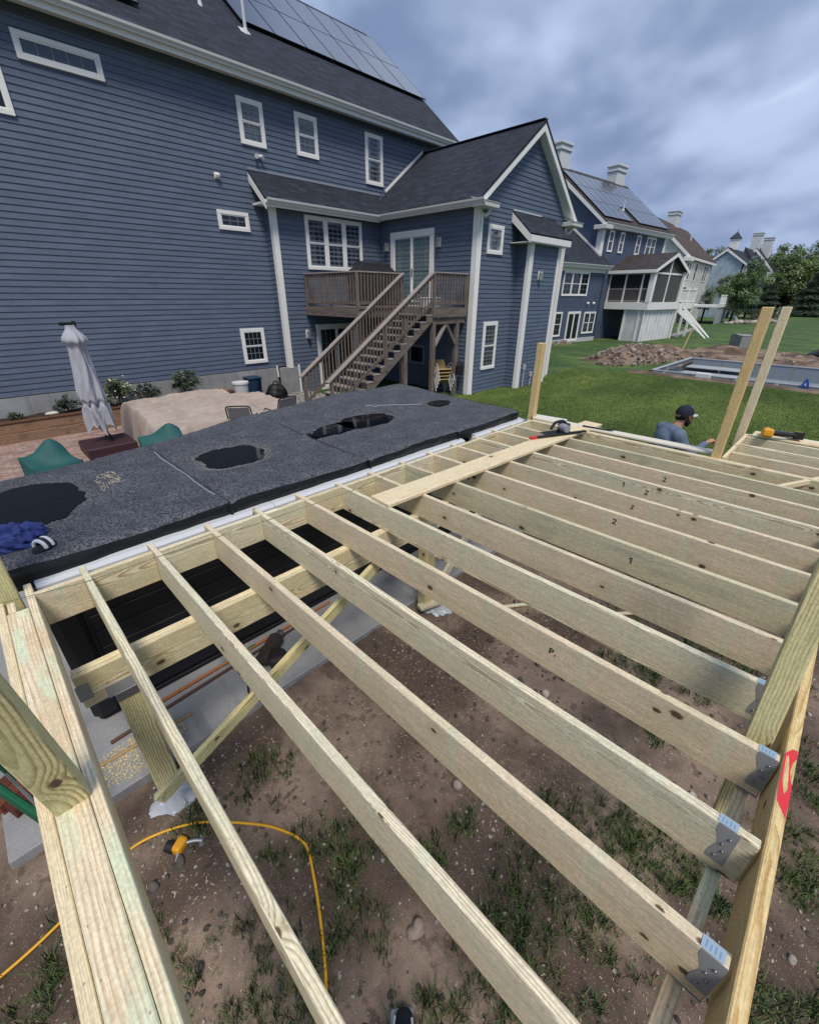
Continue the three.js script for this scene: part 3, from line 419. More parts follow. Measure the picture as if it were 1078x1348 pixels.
// window in a wall plane: local x along the wall, z outward
const ROOMDARK = std(0x12171c, .9), CURTAIN = std(0x7d8a96, .95), CURTAIN2 = std(0x3c4854, .95);
function winG(parent, plane, at, h0, h1, y0, y1, o = {}) {
  const w = h1 - h0, h = y1 - y0, g = sub(o.name || 'window', parent, null), hm = (h0 + h1) / 2;
  if (plane === 'z') { g.position.set(hm, y0, at); } else if (plane === '-x') { g.position.set(at, y0, hm); g.rotation.y = -Math.PI / 2; } else { g.position.set(at, y0, -hm); g.rotation.y = Math.PI / 2; }
  const t = o.trim ?? .09, d = o.depth ?? .045, n = o.units || 1, mul = o.mull ?? .085, fr = [];
  const tr = o.trimMat || TRIM;
  fr.push(cb(-w / 2, w / 2, h - t * (o.head || 1), h, 0, d, .004), cb(-w / 2, w / 2, 0, t * (o.sill ?? 1), 0, d + .006, .004), cb(-w / 2, -w / 2 + t, t, h - t * (o.head || 1), 0, d - .002, .004), cb(w / 2 - t, w / 2, t, h - t * (o.head || 1), 0, d - .002, .004));
  const uw = (w - 2 * t - (n - 1) * mul) / n;
  for (let k = 1; k < n; k++) { const x = -w / 2 + t + k * uw + (k - 1) * mul; fr.push(cb(x, x + mul, t, h - t * (o.head || 1), 0, d - .004, .004)); }
  mk('frame', mg(fr), tr, g);
  if (o.curtain !== undefined) { mk('room_backing', cb(-w / 2 + t, w / 2 - t, t, h - t, .0005, .003, 0), ROOMDARK, g); o = { ...o, glass: CLEAR }; const cw = uw * o.curtain, fold = (a, b) => { const n = Math.max(3, Math.round((b - a) / .045)), f = []; for (let i = 0; i < n; i++) f.push(cylG([mix(a, b, (i + .5) / n), t + .01, .0055], [mix(a, b, (i + .5) / n), h - t - .01, .0055], (b - a) / n * .62, (b - a) / n * .6, 6).scale(1, 1, .12).translate(0, 0, .005)); return f; }; const cf = []; for (let k = 0; k < n; k++) { const x0 = -w / 2 + t + k * (uw + mul); if (o.curtain > .9) cf.push(...fold(x0, x0 + uw)); else if (o.curtain > 0) { cf.push(...fold(x0, x0 + cw)); cf.push(...fold(x0 + uw - cw * .8, x0 + uw)); } } if (cf.length) mk('curtain', mg(cf), o.cmat || CURTAIN, g); }
  const sashes = o.sashes || [1];
  for (let k = 0; k < n; k++) {
    const x0 = -w / 2 + t + k * (uw + mul), x1 = x0 + uw; let yb = t; const H0 = h - t - t * (o.head || 1), s = .028;
    sashes.forEach((fh, si) => {
      const ya = yb, yc = yb + H0 * fh; yb = yc; const zo = (o.curtain !== undefined ? .020 : .012) + (si ? .010 : 0), rails = [cb(x0, x1, ya, ya + s, .004, zo + .02, .002), cb(x0, x1, yc - s, yc, .004, zo + .02, .002), cb(x0, x0 + s, ya + s, yc - s, .004, zo + .019, .002), cb(x1 - s, x1, ya + s, yc - s, .004, zo + .019, .002)];
      mk('sash', mg(rails), tr, g);
      mk('pane', cb(x0 + s, x1 - s, ya + s, yc - s, o.curtain !== undefined ? zo + .004 : .002, zo + .006, 0), o.glass || GLASS, g);
      const gr = [], c = o.cols ?? 3, r = o.rows ?? 2; for (let i = 1; i < c; i++) { const x = mix(x0 + s, x1 - s, i / c); gr.push(cb(x - .008, x + .008, ya + s, yc - s, zo + .006, zo + .012, .001)); } for (let j = 1; j < r; j++) { const y = mix(ya + s, yc - s, j / r); gr.push(cb(x0 + s, x1 - s, y - .008, y + .008, zo + .006, zo + .0125, .001)); }
      if (gr.length) mk('muntin_grid', mg(gr), GRID, g);
    });
  }
  return g;
}
function gutterG(a, b, r = .06) { // ogee gutter as a swept profile from a to b (horizontal), outward = dir x up
  const A = V(...a), B = V(...b), d = B.clone().sub(A), L = d.length(); d.normalize(); const out = V(0, 1, 0).cross(d);
  const s = new THREE.Shape([[0, 0], [.075, -.0], [.085, .03], [.118, .075], [.125, .125], [.11, .125], [.1, .09], [.07, .035], [.06, .016], [0, .016]].map(p => new THREE.Vector2(...p)));
  const g = new THREE.ExtrudeGeometry(s, { depth: L, bevelEnabled: false }); g.applyMatrix4(new THREE.Matrix4().makeBasis(out, V(0, 1, 0), d).setPosition(A)); return g;
}
function solarPanel(parent, o, ex, ey, n, w, h) { // o corner, unit vectors along row and up slope
  const P = (a, b, c) => V(...o).addScaledVector(ex, a).addScaledVector(ey, b).addScaledVector(n, c), q = (a, b, c) => { const p = P(a, b, c); return [p.x, p.y, p.z]; };
  const g = sub('solar_panel', parent);
  mk('panel_glass', slab([q(.012, .012, .1), q(w - .012, .012, .1), q(w - .012, h - .012, .1), q(.012, h - .012, .1)], .02), SOLAR, g);
  const F = [[0, 0, w, .012], [0, h - .012, w, h], [0, .012, .012, h - .012], [w - .012, .012, w, h - .012]].map(([a, b, c, d]) => slab([q(a, b, .102), q(c, b, .102), q(c, d, .102), q(a, d, .102)], .04)); mk('panel_frame', mg(F), BLACKMETAL, g);
}
function ventPipe(parent, p, h, r = .04) { const g = sub('vent_pipe', parent); mk('pipe', cylG([p[0], p[1] - .15, p[2]], [p[0], p[1] + h, p[2]], r, r, 14), std(0xc6c9cd, .6), g); mk('flashing', slab([[p[0] - .14, p[1] - .02 - .1, p[2] + .14], [p[0] + .14, p[1] - .12, p[2] + .14], [p[0] + .14, p[1] + .13, p[2] - .14], [p[0] - .14, p[1] + .13, p[2] - .14]], .02), std(0xc6c9cd, .6), g); mk('boot', cylG([p[0], p[1] - .06, p[2]], [p[0], p[1] + .09, p[2]], r * 2, r * 1.1, 14), std(0xc6c9cd, .6), g); }
function lantern(parent, name, p, ry, c = std(0x6d7276, .5)) { const g = sub(name, parent, p, ry); mk('back_plate', cb(-.055, .055, -.13, .13, 0, .02, .008), TRIM, g); mk('lamp_body', mg([cb(-.05, .05, -.15, .06, .05, .15, .006), cylG([0, .06, .1], [0, .14, .1], .075, .02, 4)]), c, g); mk('lamp_glass', cb(-.053, .053, -.12, .03, .06, .14, .003), std(0x9aa2a6, .2), g); mk('arm', tubeG([[0, .05, .01], [0, .11, .05], [0, .13, .1]], .009, 10, 6), c, g); }

// ================================================================ the near house
const house = T('blue_house', 'large slate blue clapboard house with white trim filling the left of view', 'house');
{
  const CORE = std(0x3a4250, .8);
  // body
  mk('house_body', cb(-7.5, 16.05, 0, 8.25, -24, -14.02, 0), CORE, house);
  mk('foundation', uvPlanar(cb(-7.5, 7.62, -.1, .86, -14.05, -13.985, .004)), CONCRETE, house);
  clap(house, 'z', -14.0, [[-7.4, .88], [16.04, .88], [16.04, 8.22], [-7.4, 8.22]], .131, SIDING, undefined, { split: 1 });
  mk('wall', slab([[16.06, 0, -14], [16.06, 0, -24], [16.06, 8.3, -24], [16.06, 12.5, -18.95], [16.06, 8.3, -14]], .1), SIDING, house);
  mk('corner_board', cb(15.93, 16.085, .8, 8.22, -13.995, -13.962, .003), TRIM, house);
  // roof
  const rise = .83, zE = -13.55, yE = 8.36, zR = -18.95, yR = yE + rise * (zE - zR) + .0;
  mk('roof', slab([[-8, yE, zE], [16.4, yE, zE], [16.4, yR, zR], [-8, yR, zR]], .09), SHINGLE, house);
  mk('roof', slab([[16.4, yE, -24.35], [-8, yE, -24.35], [-8, yR, zR - .002], [16.4, yR, zR - .002]], .09), SHINGLE, house);
  mk('fascia', cb(-8, 16.38, 8.1, 8.31, -13.62, -13.59, .003), TRIM, house);
  mk('soffit', cb(-8, 16.36, 8.18, 8.21, -14.02, -13.62, .002), TRIM, house);
  mk('gutter', gutterG([16.42, 8.2, -13.585], [-8, 8.2, -13.585]), GUTTER, house);
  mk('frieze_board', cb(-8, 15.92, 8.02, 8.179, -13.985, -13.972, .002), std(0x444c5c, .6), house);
  mk('rake_board', slab([[16.39, yE - .28, zE + .02], [16.39, yE - .1, zE + .02], [16.39, yR - .1, zR], [16.39, yR - .28, zR]].reverse(), .03), TRIM, house);
  mk('downspout', tubeG([[16.2, 8.2, -13.52], [16.2, 8.08, -13.6], [16.14, 7.95, -13.9], [16.14, 7.7, -13.93], [16.14, 6, -13.93]], .04, 24, 8), TRIM, house);
  // solar array
  const ey = V(0, rise, -1).normalize(), ex = V(1, 0, 0), nn = V(0, 1, rise).normalize(), sl = Math.hypot(1, rise);
  const onR = (x, z) => [x, yE + rise * (zE - z), z];
  for (let c = 0; c < 7; c++) for (let r = 0; r < 2; r++) solarPanel(house, V(...onR(8.68 + c * 1.095, -15.45)).addScaledVector(ey, r * 1.98).toArray(), ex, ey, nn, 1.075, 1.96);
  for (let c = 0; c < 4; c++) for (let r = 0; r < 3; r++) solarPanel(house, V(...onR(1.1 + c * 1.095, -14.2)).addScaledVector(ey, r * 1.98).toArray(), ex, ey, nn, 1.075, 1.96);
  ventPipe(house, [8.62, 9.66, -15.12], .75, .045); ventPipe(house, [7.62, 10.02, -15.58], .3, .04); ventPipe(house, [7.0, 10.2, -15.75], .3, .04);
  // main wall windows
  winG(house, 'z', -13.99, 7.42, 8.18, 6.82, 7.83, { sashes: [.5, .5], rows: 2, curtain: .95, cmat: CURTAIN2 }); winG(house, 'z', -13.99, 9.2, 9.98, 6.86, 7.88, { sashes: [.5, .5], rows: 2, curtain: .95, cmat: CURTAIN2 }); winG(house, 'z', -13.99, 11.89, 12.68, 6.53, 7.93, { sashes: [.5, .5], rows: 2, curtain: .25 });
  winG(house, 'z', -13.99, 2.78, 4.31, 7.33, 7.78, { cols: 5, rows: 1, glass: new THREE.MeshPhysicalMaterial({ color: 0x40505f, roughness: .08 }) }); winG(house, 'z', -13.99, 1.55, 2.44, 6.36, 7.75, { sashes: [.5, .5], rows: 2 });
  winG(house, 'z', -13.99, 6.39, 7.32, 4.74, 5.21, { cols: 3, rows: 2 }); winG(house, 'z', -13.99, 6.5, 7.3, 1.07, 2.13, { sashes: [.5, .5], cols: 4, rows: 2 });
  { const g = sub('flood_light', house, [7.86, 6.62, -13.985]); mk('base', cylG([0, 0, 0], [0, 0, .03], .06, .05, 16), TRIM, g); for (const s of [-1, 1]) mk('lamp_head', cylG([s * .05, 0, .03], [s * .1, -.04, .15], .035, .06, 14), std(0xd8dbdd, .5), g); }
  { const g = sub('dryer_vent', house, [6.56, 5.98, -13.985]); mk('hood', mg([cb(-.07, .07, -.07, .07, 0, .03, .005), xf(cbox(.12, .10, .10, .02), [0, .0, .07], [.5, 0, 0])]), TRIM, g); }
  // ---- bump-out
  mk('bump_out_body', cb(7.86, 12.2, 0, 5.75, -14.1, -13.57, 0), CORE, house);
  clap(house, 'z', -13.55, [[7.86, .02], [12.1, .02], [12.1, 5.5], [7.86, 5.5]], .131);
  clap(house, '-x', 7.85, [[-13.99, .9], [-13.55, .9], [-13.55, 5.5], [-13.99, 5.9]], .131, SIDING, undefined, { stuff: 1 });
  mk('corner_board', cb(7.815, 7.99, .86, 5.45, -13.55, -13.515, .003), TRIM, house); mk('corner_board', cb(7.814, 7.85, .86, 5.45, -13.68, -13.517, .003), TRIM, house);
  mk('foundation', uvPlanar(cb(7.5, 8.16, -.1, .9, -13.62, -13.525, .004)), CONCRETE, house);
  mk('trim_strip', cb(8.165, 8.23, 0, .95, -13.55, -13.515, .003), TRIM, house); mk('pipe', cylG([7.62, .55, -13.95], [7.6, .92, -13.95], .03, .03, 10), TRIM, house);
  mk('roof', slab([[7.5, 5.52, -13.18], [12.4, 5.52, -13.18], [12.4, 6.26, -13.99], [7.5, 6.26, -13.99]], .06), SHINGLE, house);
  mk('flashing', barG([7.5, 6.285, -13.975], [12.5, 6.285, -13.975], .02, .05, .004), std(0x8d939c, .6), house);
  mk('rake_board', slab([[7.49, 5.26, -13.2], [7.49, 5.44, -13.2], [7.49, 6.2, -14.0], [7.49, 5.98, -14.0]], .03), TRIM, house);
  mk('soffit', cb(7.52, 12.05, 5.40, 5.43, -13.55, -13.22, .002), TRIM, house); mk('soffit', cb(7.52, 7.85, 5.42, 5.47, -13.98, -13.22, .002), TRIM, house);
  mk('fascia', cb(7.5, 11.8, 5.33, 5.5, -13.22, -13.2, .002), TRIM, house); mk('gutter', gutterG([11.72, 5.4, -13.195], [7.5, 5.4, -13.195]), GUTTER, house);
  winG(house, 'z', -13.54, 8.94, 11.22, 3.83, 5.31, { units: 3, sashes: [.5, .5], cols: 3, rows: 2, mull: .11, curtain: .12, cmat: CURTAIN2 });
  // ---- wing
  const wx0 = 12.12, wx1 = 17.5, zF = -9.2, wr = .745, xm = 14.81;
  mk('wing_body', cb(wx0 + .02, wx1 - .02, 0, 5.6, -14.2, zF - .02, 0), CORE, house);
  mk('wing_gable_core', slab([[wx0 + .02, 5.6, zF - .02], [wx1 - .02, 5.6, zF - .02], [xm, 7.55, zF - .02]], 4.8), CORE, house);
  clap(house, 'z', zF, [[wx0, .02], [wx1, .02], [wx1, 5.68], [xm, 7.66], [wx0, 5.68]], .131);
  clap(house, '-x', wx0, [[-13.55, .02], [-9.2, .02], [-9.2, 5.55], [-13.55, 5.55]], .131);
  mk('wall', slab([[wx1, 0, zF], [wx1, 0, -18], [wx1, 5.6, -18], [wx1, 5.6, zF]], .1), SIDING, house);
  mk('corner_board', cb(wx0 - .0355, wx0 + .15, 0, 5.5, zF, zF + .036, .003), TRIM, house); mk('corner_board', cb(wx0 - .036, wx0 - .001, 0, 5.5, zF - .16, zF + .034, .003), TRIM, house);
  mk('corner_board', cb(wx1 - .13, wx1 + .036, 0, 5.5, zF, zF + .036, .003), TRIM, house);
  const yWe = 5.58, xl = 11.76, xr = 17.86, yW = yWe + wr * (xm - xl);
  mk('roof', slab([[xl, yWe, -14.0], [xl, yWe, -8.92], [xm, yW, -8.92], [xm, yW, -14.0]], .07), SHINGLE, house);
  mk('roof', slab([[xr, yWe, -8.92], [xr, yWe, -18], [xm + .002, yW, -18], [xm + .002, yW, -8.92]], .07), SHINGLE, house);
  mk('ridge_cap', barG([xm, yW + .01, -8.93], [xm, yW + .01, -14], .2, .03, .01), SHINGLE, house);
  mk('roof_step_flashing', barG([12.78, 6.42, -13.97], [14.72, 7.88, -13.97], .02, .09, .004), TRIM, house);
  const rk = (xa, ya, xb, yb) => { const pts = [[xa, ya - .27, -8.93], [xb, yb - .27, -8.93], [xb, yb - .055, -8.93], [xa, ya - .055, -8.93]]; return slab(xa < xb ? pts : [pts[1], pts[0], pts[3], pts[2]], .035); };
  mk('rake_board', rk(11.84, yWe + .06, xm, yW), TRIM, house); mk('rake_board', rk(17.78, yWe + .06, xm, yW), TRIM, house);
  mk('soffit', slab([[11.9, yWe - .17, -9.2], [xm, yW - .265, -9.2], [xm, yW - .265, -8.95], [11.9, yWe - .17, -8.95]].reverse(), .02), TRIM, house); mk('soffit', slab([[xm, yW - .265, -9.2], [17.72, yWe - .17, -9.2], [17.72, yWe - .17, -8.95], [xm, yW - .265, -8.95]].reverse(), .02), TRIM, house);
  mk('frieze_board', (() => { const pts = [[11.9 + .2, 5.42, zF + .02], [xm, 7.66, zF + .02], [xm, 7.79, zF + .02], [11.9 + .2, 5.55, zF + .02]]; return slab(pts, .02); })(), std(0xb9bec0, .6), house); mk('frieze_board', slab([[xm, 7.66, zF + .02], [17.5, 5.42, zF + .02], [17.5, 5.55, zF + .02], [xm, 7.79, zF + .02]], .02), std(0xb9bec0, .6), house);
  mk('soffit', cb(11.8, 12.1, 5.43, 5.46, -13.2, -9.0, .002), TRIM, house); mk('fascia', cb(11.79, 11.81, 5.38, 5.54, -13.2, -8.92, .002), TRIM, house);
  mk('gutter', gutterG([11.785, 5.42, -8.72], [11.785, 5.42, -13.2]), GUTTER, house);
  mk('eave_return', mg([cb(11.72, 12.52, 5.36, 5.5, -9.19, -8.76, .012), slab([[11.7, 5.5, -8.74], [12.54, 5.5, -8.74], [12.44, 5.6, -9.19], [11.7, 5.6, -9.19]], .02)]), GUTTER, house);
  mk('eave_return', mg([cb(17.14, 17.92, 5.36, 5.5, -9.19, -8.76, .012), slab([[17.12, 5.5, -8.74], [17.94, 5.5, -8.74], [17.94, 5.6, -9.19], [17.2, 5.6, -9.19]], .02)]), GUTTER, house);
  mk('downspout', tubeG([[12.4, 5.42, -8.98], [12.38, 5.28, -9.02], [12.26, 5.16, -9.12], [12.21, 5.0, -9.14], [12.21, .15, -9.14], [12.21, .05, -9.02]], .045, 40, 8), TRIM, house);
  mk('downspout', tubeG([[17.6, 5.42, -8.98], [17.6, 5.26, -9.02], [17.5, 5.1, -9.12], [17.47, 4.9, -9.14], [17.47, .1, -9.14]], .045, 40, 8), TRIM, house);
  winG(house, 'z', zF + .01, 12.6, 13.43, 4.26, 5.04, { cols: 3, rows: 3, curtain: .3 }); winG(house, 'z', zF + .01, 12.74, 13.55, .77, 2.31, { sashes: [.5, .5], rows: 2, curtain: 0 });
  // box bay with the little shed roof
  const bx0 = 14.36, bx1 = 16.36, bz = -8.7;
  mk('bay_body', cb(bx0 + .02, bx1 - .02, 0, 4.8, zF - .01, bz - .02, 0), CORE, house);
  clap(house, 'z', bz, [[bx0, .02], [bx1, .02], [bx1, 4.68], [bx0, 4.68]], .131); clap(house, '-x', bx0, [[zF, .02], [bz, .02], [bz, 4.75], [zF, 5.15]], .131, SIDING, undefined, { stuff: 1 }); clap(house, '+x', bx1, [[-bz, .02], [-zF, .02], [-zF, 5.15], [-bz, 4.75]], .131, SIDING, undefined, { stuff: 1 });
  mk('corner_board', cb(bx0 - .0355, bx0 + .2, 0, 4.62, bz, bz + .035, .003), TRIM, house); mk('corner_board', cb(bx0 - .036, bx0 - .001, 0, 4.62, bz - .1, bz + .033, .003), TRIM, house); mk('corner_board', cb(bx1 - .16, bx1 + .02, 0, 4.62, bz, bz + .035, .003), TRIM, house);
  mk('roof', slab([[13.86, 4.86, -8.42], [16.6, 4.86, -8.42], [16.6, 5.5, -9.19], [13.86, 5.5, -9.19]], .05), SHINGLE, house);
  mk('flashing', barG([13.86, 5.52, -9.17], [15.6, 5.52, -9.17], .02, .05, .004), std(0xb7bcc2, .6), house);
  mk('rake_board', slab([[13.85, 4.6, -8.44], [13.85, 4.81, -8.44], [13.85, 5.46, -9.2], [13.85, 5.22, -9.2]], .03), TRIM, house);
  mk('fascia', cb(13.86, 16.6, 4.64, 4.82, -8.46, -8.44, .003), TRIM, house); mk('soffit', cb(13.87, 16.58, 4.62, 4.64, -9.19, -8.46, .002), TRIM, house);
  lantern(house, 'wall_lamp', [15.05, 3.72, bz + .016], 0, std(0x868b8a, .5));
  for (const [x, h, z] of [[14.78, .75, bz], [15.3, .45, bz]]) mk('conduit', mg([cylG([x, 0, z + .05], [x, h, z + .05], .025, .025, 10), cb(x - .06, x + .06, h - .12, h + .06, z + .016, z + .09, .006)]), std(0xa9adb2, .6), house);
  // sliding door above, with drawn curtains
  { const g = winG(house, '-x', wx0 - .012, -12.95, -10.9, 2.72, 5.03, { name: 'sliding_door', units: 2, cols: 3, rows: 4, trim: .17, head: 1.1, sill: .35, mull: .06, glass: CLEAR, depth: .07 }); const cur = [], R = rng(5); for (let k = 0; k < 22; k++) { const x = -.78 + k * .073; cur.push(cylG([x, .12, -.004], [x + R(-.01, .01), 2.1, -.004], .03, .026, 7)); } mk('curtain', mg(cur.map(c => { c.scale(1, 1, .3); return c; })), new THREE.MeshStandardMaterial({ color: 0x7f9a94, roughness: .95 }), g); mk('handle', cb(.045, .07, .95, 1.2, .06, .1, .006), BLACKMETAL, g); }
  lantern(house, 'wall_lamp', [wx0 - .016, 4.62, -10.68], -Math.PI / 2); lantern(house, 'wall_lamp', [wx0 - .016, 4.62, -13.15], -Math.PI / 2); lantern(house, 'wall_lamp', [8.66, 1.9, -13.534], 0);
  winG(house, 'z', -13.54, 9.03, 10.74, -.02, 2.18, { name: 'patio_door', units: 2, cols: 3, rows: 4, trim: .14, mull: .06 });
  winG(house, '-x', wx0 - .012, -12.0, -11.24, .8, 1.47, { cols: 1, rows: 1, trim: .05, trimMat: std(0x8f9298, .6) });
}

// ================================================================ raised wooden deck with stair
{
  const rd = T('raised_deck', 'weathered brown raised deck with baluster railing and long stair against the blue house', 'raised deck');
  const Y = 2.76, x0 = 8.72, xs = 10.5, z1 = -10.85, z2 = -9.42, xe = 12.06;
  const at = (g, m, n, p = rd) => mk(n, g, m, p);
  // floor boards run along x
  for (let z = -13.48; z < z2 - .02; z += .145) { const front = z > z1 - .02; at(cb(front ? xs : x0, xe, Y - .03, Y, z, z + .138, .004), OLDWOOD, 'floor_board'); }
  at(cb(x0 - .04, x0, Y - .27, Y - .032, -13.5, z1 + .04, .004), OLDWOOD, 'rim_board'); at(cb(x0 - .04, xs, Y - .27, Y - .032, z1 + .045, z1 + .085, .004), OLDWOOD, 'rim_board'); at(cb(xs, xe, Y - .27, Y - .032, z2, z2 + .04, .004), OLDWOOD, 'rim_board'); at(cb(xs - .04, xs - .002, Y - .27, Y - .034, z1 + .09, z2 + .04, .004), OLDWOOD, 'rim_board');
  for (let x = x0 + .4; x < xe; x += .41) at(cb(x, x + .038, Y - .265, Y - .034, -13.48, x > xs ? z2 - .003 : z1 + .042, .002), OLDWOOD, 'joist');
  const post = (x, z, ya, yb, w = .1) => at(cb(x - w / 2, x + w / 2, ya, yb, z - w / 2, z + w / 2, .005), OLDWOOD, 'post');
  for (const [x, z] of [[9.35, -9.5], [10.58, -9.5], [11.72, -9.5], [8.95, -11.0], [10.6, -10.9]]) post(x, z, 0, Y - .27, .13);
  at(cb(10.5, xe, Y - .46, Y - .272, -9.54, -9.44, .004), OLDWOOD, 'beam');
  at(barG([10.66, 1.68, -9.5], [11.16, 2.3, -9.5], .09, .09, .004), OLDLIGHT, 'knee_brace'); at(barG([11.66, 1.68, -9.5], [11.18, 2.3, -9.5], .09, .09, .004), OLDWOOD, 'knee_brace');
  // railings
  const rail = (a, b, step = .128) => { // a,b [x,y,z] at floor level
    const d = V(...b).sub(V(...a)), L = Math.hypot(d.x, d.z), up = (p, h) => [p[0], p[1] + h, p[2]];
    at(barG(up(a, .93), up(b, .93), .14, .036, .006), OLDLIGHT, 'hand_rail'); at(barG(up(a, .86), up(b, .86), .036, .085, .004), OLDWOOD, 'upper_rail'); at(barG(up(a, .12), up(b, .12), .036, .085, .004), OLDWOOD, 'lower_rail');
    const n = Math.round(L / step); for (let i = 1; i < n; i++) { const t = i / n, p = [mix(a[0], b[0], t), mix(a[1], b[1], t), mix(a[2], b[2], t)]; const off = Math.abs(d.x) > Math.abs(d.z) ? [0, .036] : [-.036, 0]; at(cb(p[0] - .017 + off[0], p[0] + .017 + off[0], p[1] + .09, p[1] + .9, p[2] - .017 + off[1], p[2] + .017 + off[1], .002), OLDWOOD, 'baluster'); }
  };
  rail([x0 + .02, Y, -13.46], [x0 + .02, Y, z1 + .02]); rail([x0 + .02, Y, z1 + .02], [xs + .0, Y, z1 + .02]); rail([xs + .02, Y, z2], [xe - .05, Y, z2]);
  for (const [x, z] of [[x0 + .02, -13.42], [x0 + .02, -12.2], [x0 + .02, z1 + .02], [xs - .02, z1 + .05], [xs, z2], [xe - .05, z2]]) post(x, z, Y - .25, Y + .91, .09);
  // stair going down towards -x
  const sl = .69, xb = 6.62, steps = 14, run = (xs - xb - .12) / steps, rs = Y / (steps + 1);
  for (const z of [z2 - .03, z1 + .13]) {
    const P = []; const sd = .30; for (let k = 0; k < 1; k++);
    const s = new THREE.Shape(); s.moveTo(xs, Y - .03); for (let k = 0; k < steps; k++) { const x = xs - k * run, y = Y - (k + 1) * rs; s.lineTo(x, y - .035); s.lineTo(x - run, y - .035); } s.lineTo(xb + .1, .0); s.lineTo(xb + .42, 0); s.lineTo(xs, Y - .36); s.closePath();
    const g = new THREE.ExtrudeGeometry(s, { depth: .04, bevelEnabled: false }); g.translate(0, 0, z - .02); { const u = g.attributes.uv; for (let i = 0; i < u.count; i++) u.setXY(i, u.getX(i) / 3.6, u.getY(i) / .24); } at(g, OLDWOOD, 'stringer');
    // sloped rail with balusters
    const a = [xb + .02, .14 + .02, z], b = [xs - .02, Y - .03, z]; const up = (p, h) => [p[0], p[1] + h, p[2]];
    at(barG(up([xb - .12, .06, z], 1.0), up(b, .97), .14, .04, .006), OLDLIGHT, 'hand_rail'); at(barG(up(a, .9), up(b, .88), .036, .085, .004), OLDWOOD, 'upper_rail'); at(barG(up(a, .2), up(b, .2), .036, .085, .004), OLDWOOD, 'lower_rail');
    const n = 32; for (let i = 1; i < n; i++) { const t = i / n, x = mix(a[0], b[0], t), y = mix(a[1], b[1], t); at(cb(x - .016, x + .016, y + .14, y + .92, z + .02, z + .052, .002), OLDWOOD, 'baluster'); }
    for (const t of [.0, .5]) { const x = mix(a[0], b[0], t), y = mix(a[1], b[1], t); at(cb(x - .045, x + .045, t ? y - .3 : 0, y + .93, z - .045, z + .045, .005), OLDWOOD, 'post'); }
  }
  for (let k = 0; k < steps; k++) { const x = xs - k * run, y = Y - (k + 1) * rs; for (const [a, b] of [[.02, .135], [.14, .262]]) at(cb(x - run + a - .03, x - run + b - .03, y - .034, y, z1 + .1, z2 - .0, .005), OLDLIGHT, 'tread'); }
  // things on the deck
  const gr = T('covered_grill', 'barbecue under a black fitted cover on the raised deck by the door', 'grill', [10.98, Y, -12.7], 0);
  { const g = new THREE.BoxGeometry(1.7, 1.34, .66, 20, 16, 10); g.translate(0, .67, 0); const p = g.attributes.position; for (let i = 0; i < p.count; i++) { const y = p.getY(i), t = sst(.98, 1.34, y), x = p.getX(i), z = p.getZ(i); p.setXYZ(i, x * (1 - .32 * t) + .02 * Math.sin(x * 9 + y * 5), y + .01 * Math.sin(x * 7) - .06 * t * (z / .33) ** 2, z * (1 - .4 * t) + .018 * Math.sin(y * 11 + x * 6)); } g.computeVertexNormals(); mk('fabric_cover', g, std(0x1d1f27, .8), gr); mk('hem_band', cb(-.86, .86, .02, .1, -.345, .345, .02), std(0x17191f, .8), gr); }
  const tub = T('white_planter', 'low white container behind the balusters near the sliding door', 'container', [11.2, Y, -10.2]); mk('tub_wall', new THREE.CylinderGeometry(.36, .33, .26, 28, 1, true).translate(0, .13, 0), std(0xd4d6d4, .6, { side: THREE.DoubleSide }), tub); mk('tub_rim', xf(new THREE.TorusGeometry(.36, .018, 8, 32), [0, .26, 0], [Math.PI / 2, 0, 0]), std(0xdadcda, .6), tub); mk('tub_floor', new THREE.CylinderGeometry(.34, .34, .02, 28).translate(0, .2, 0), std(0xc9cbc8, .7), tub);
}
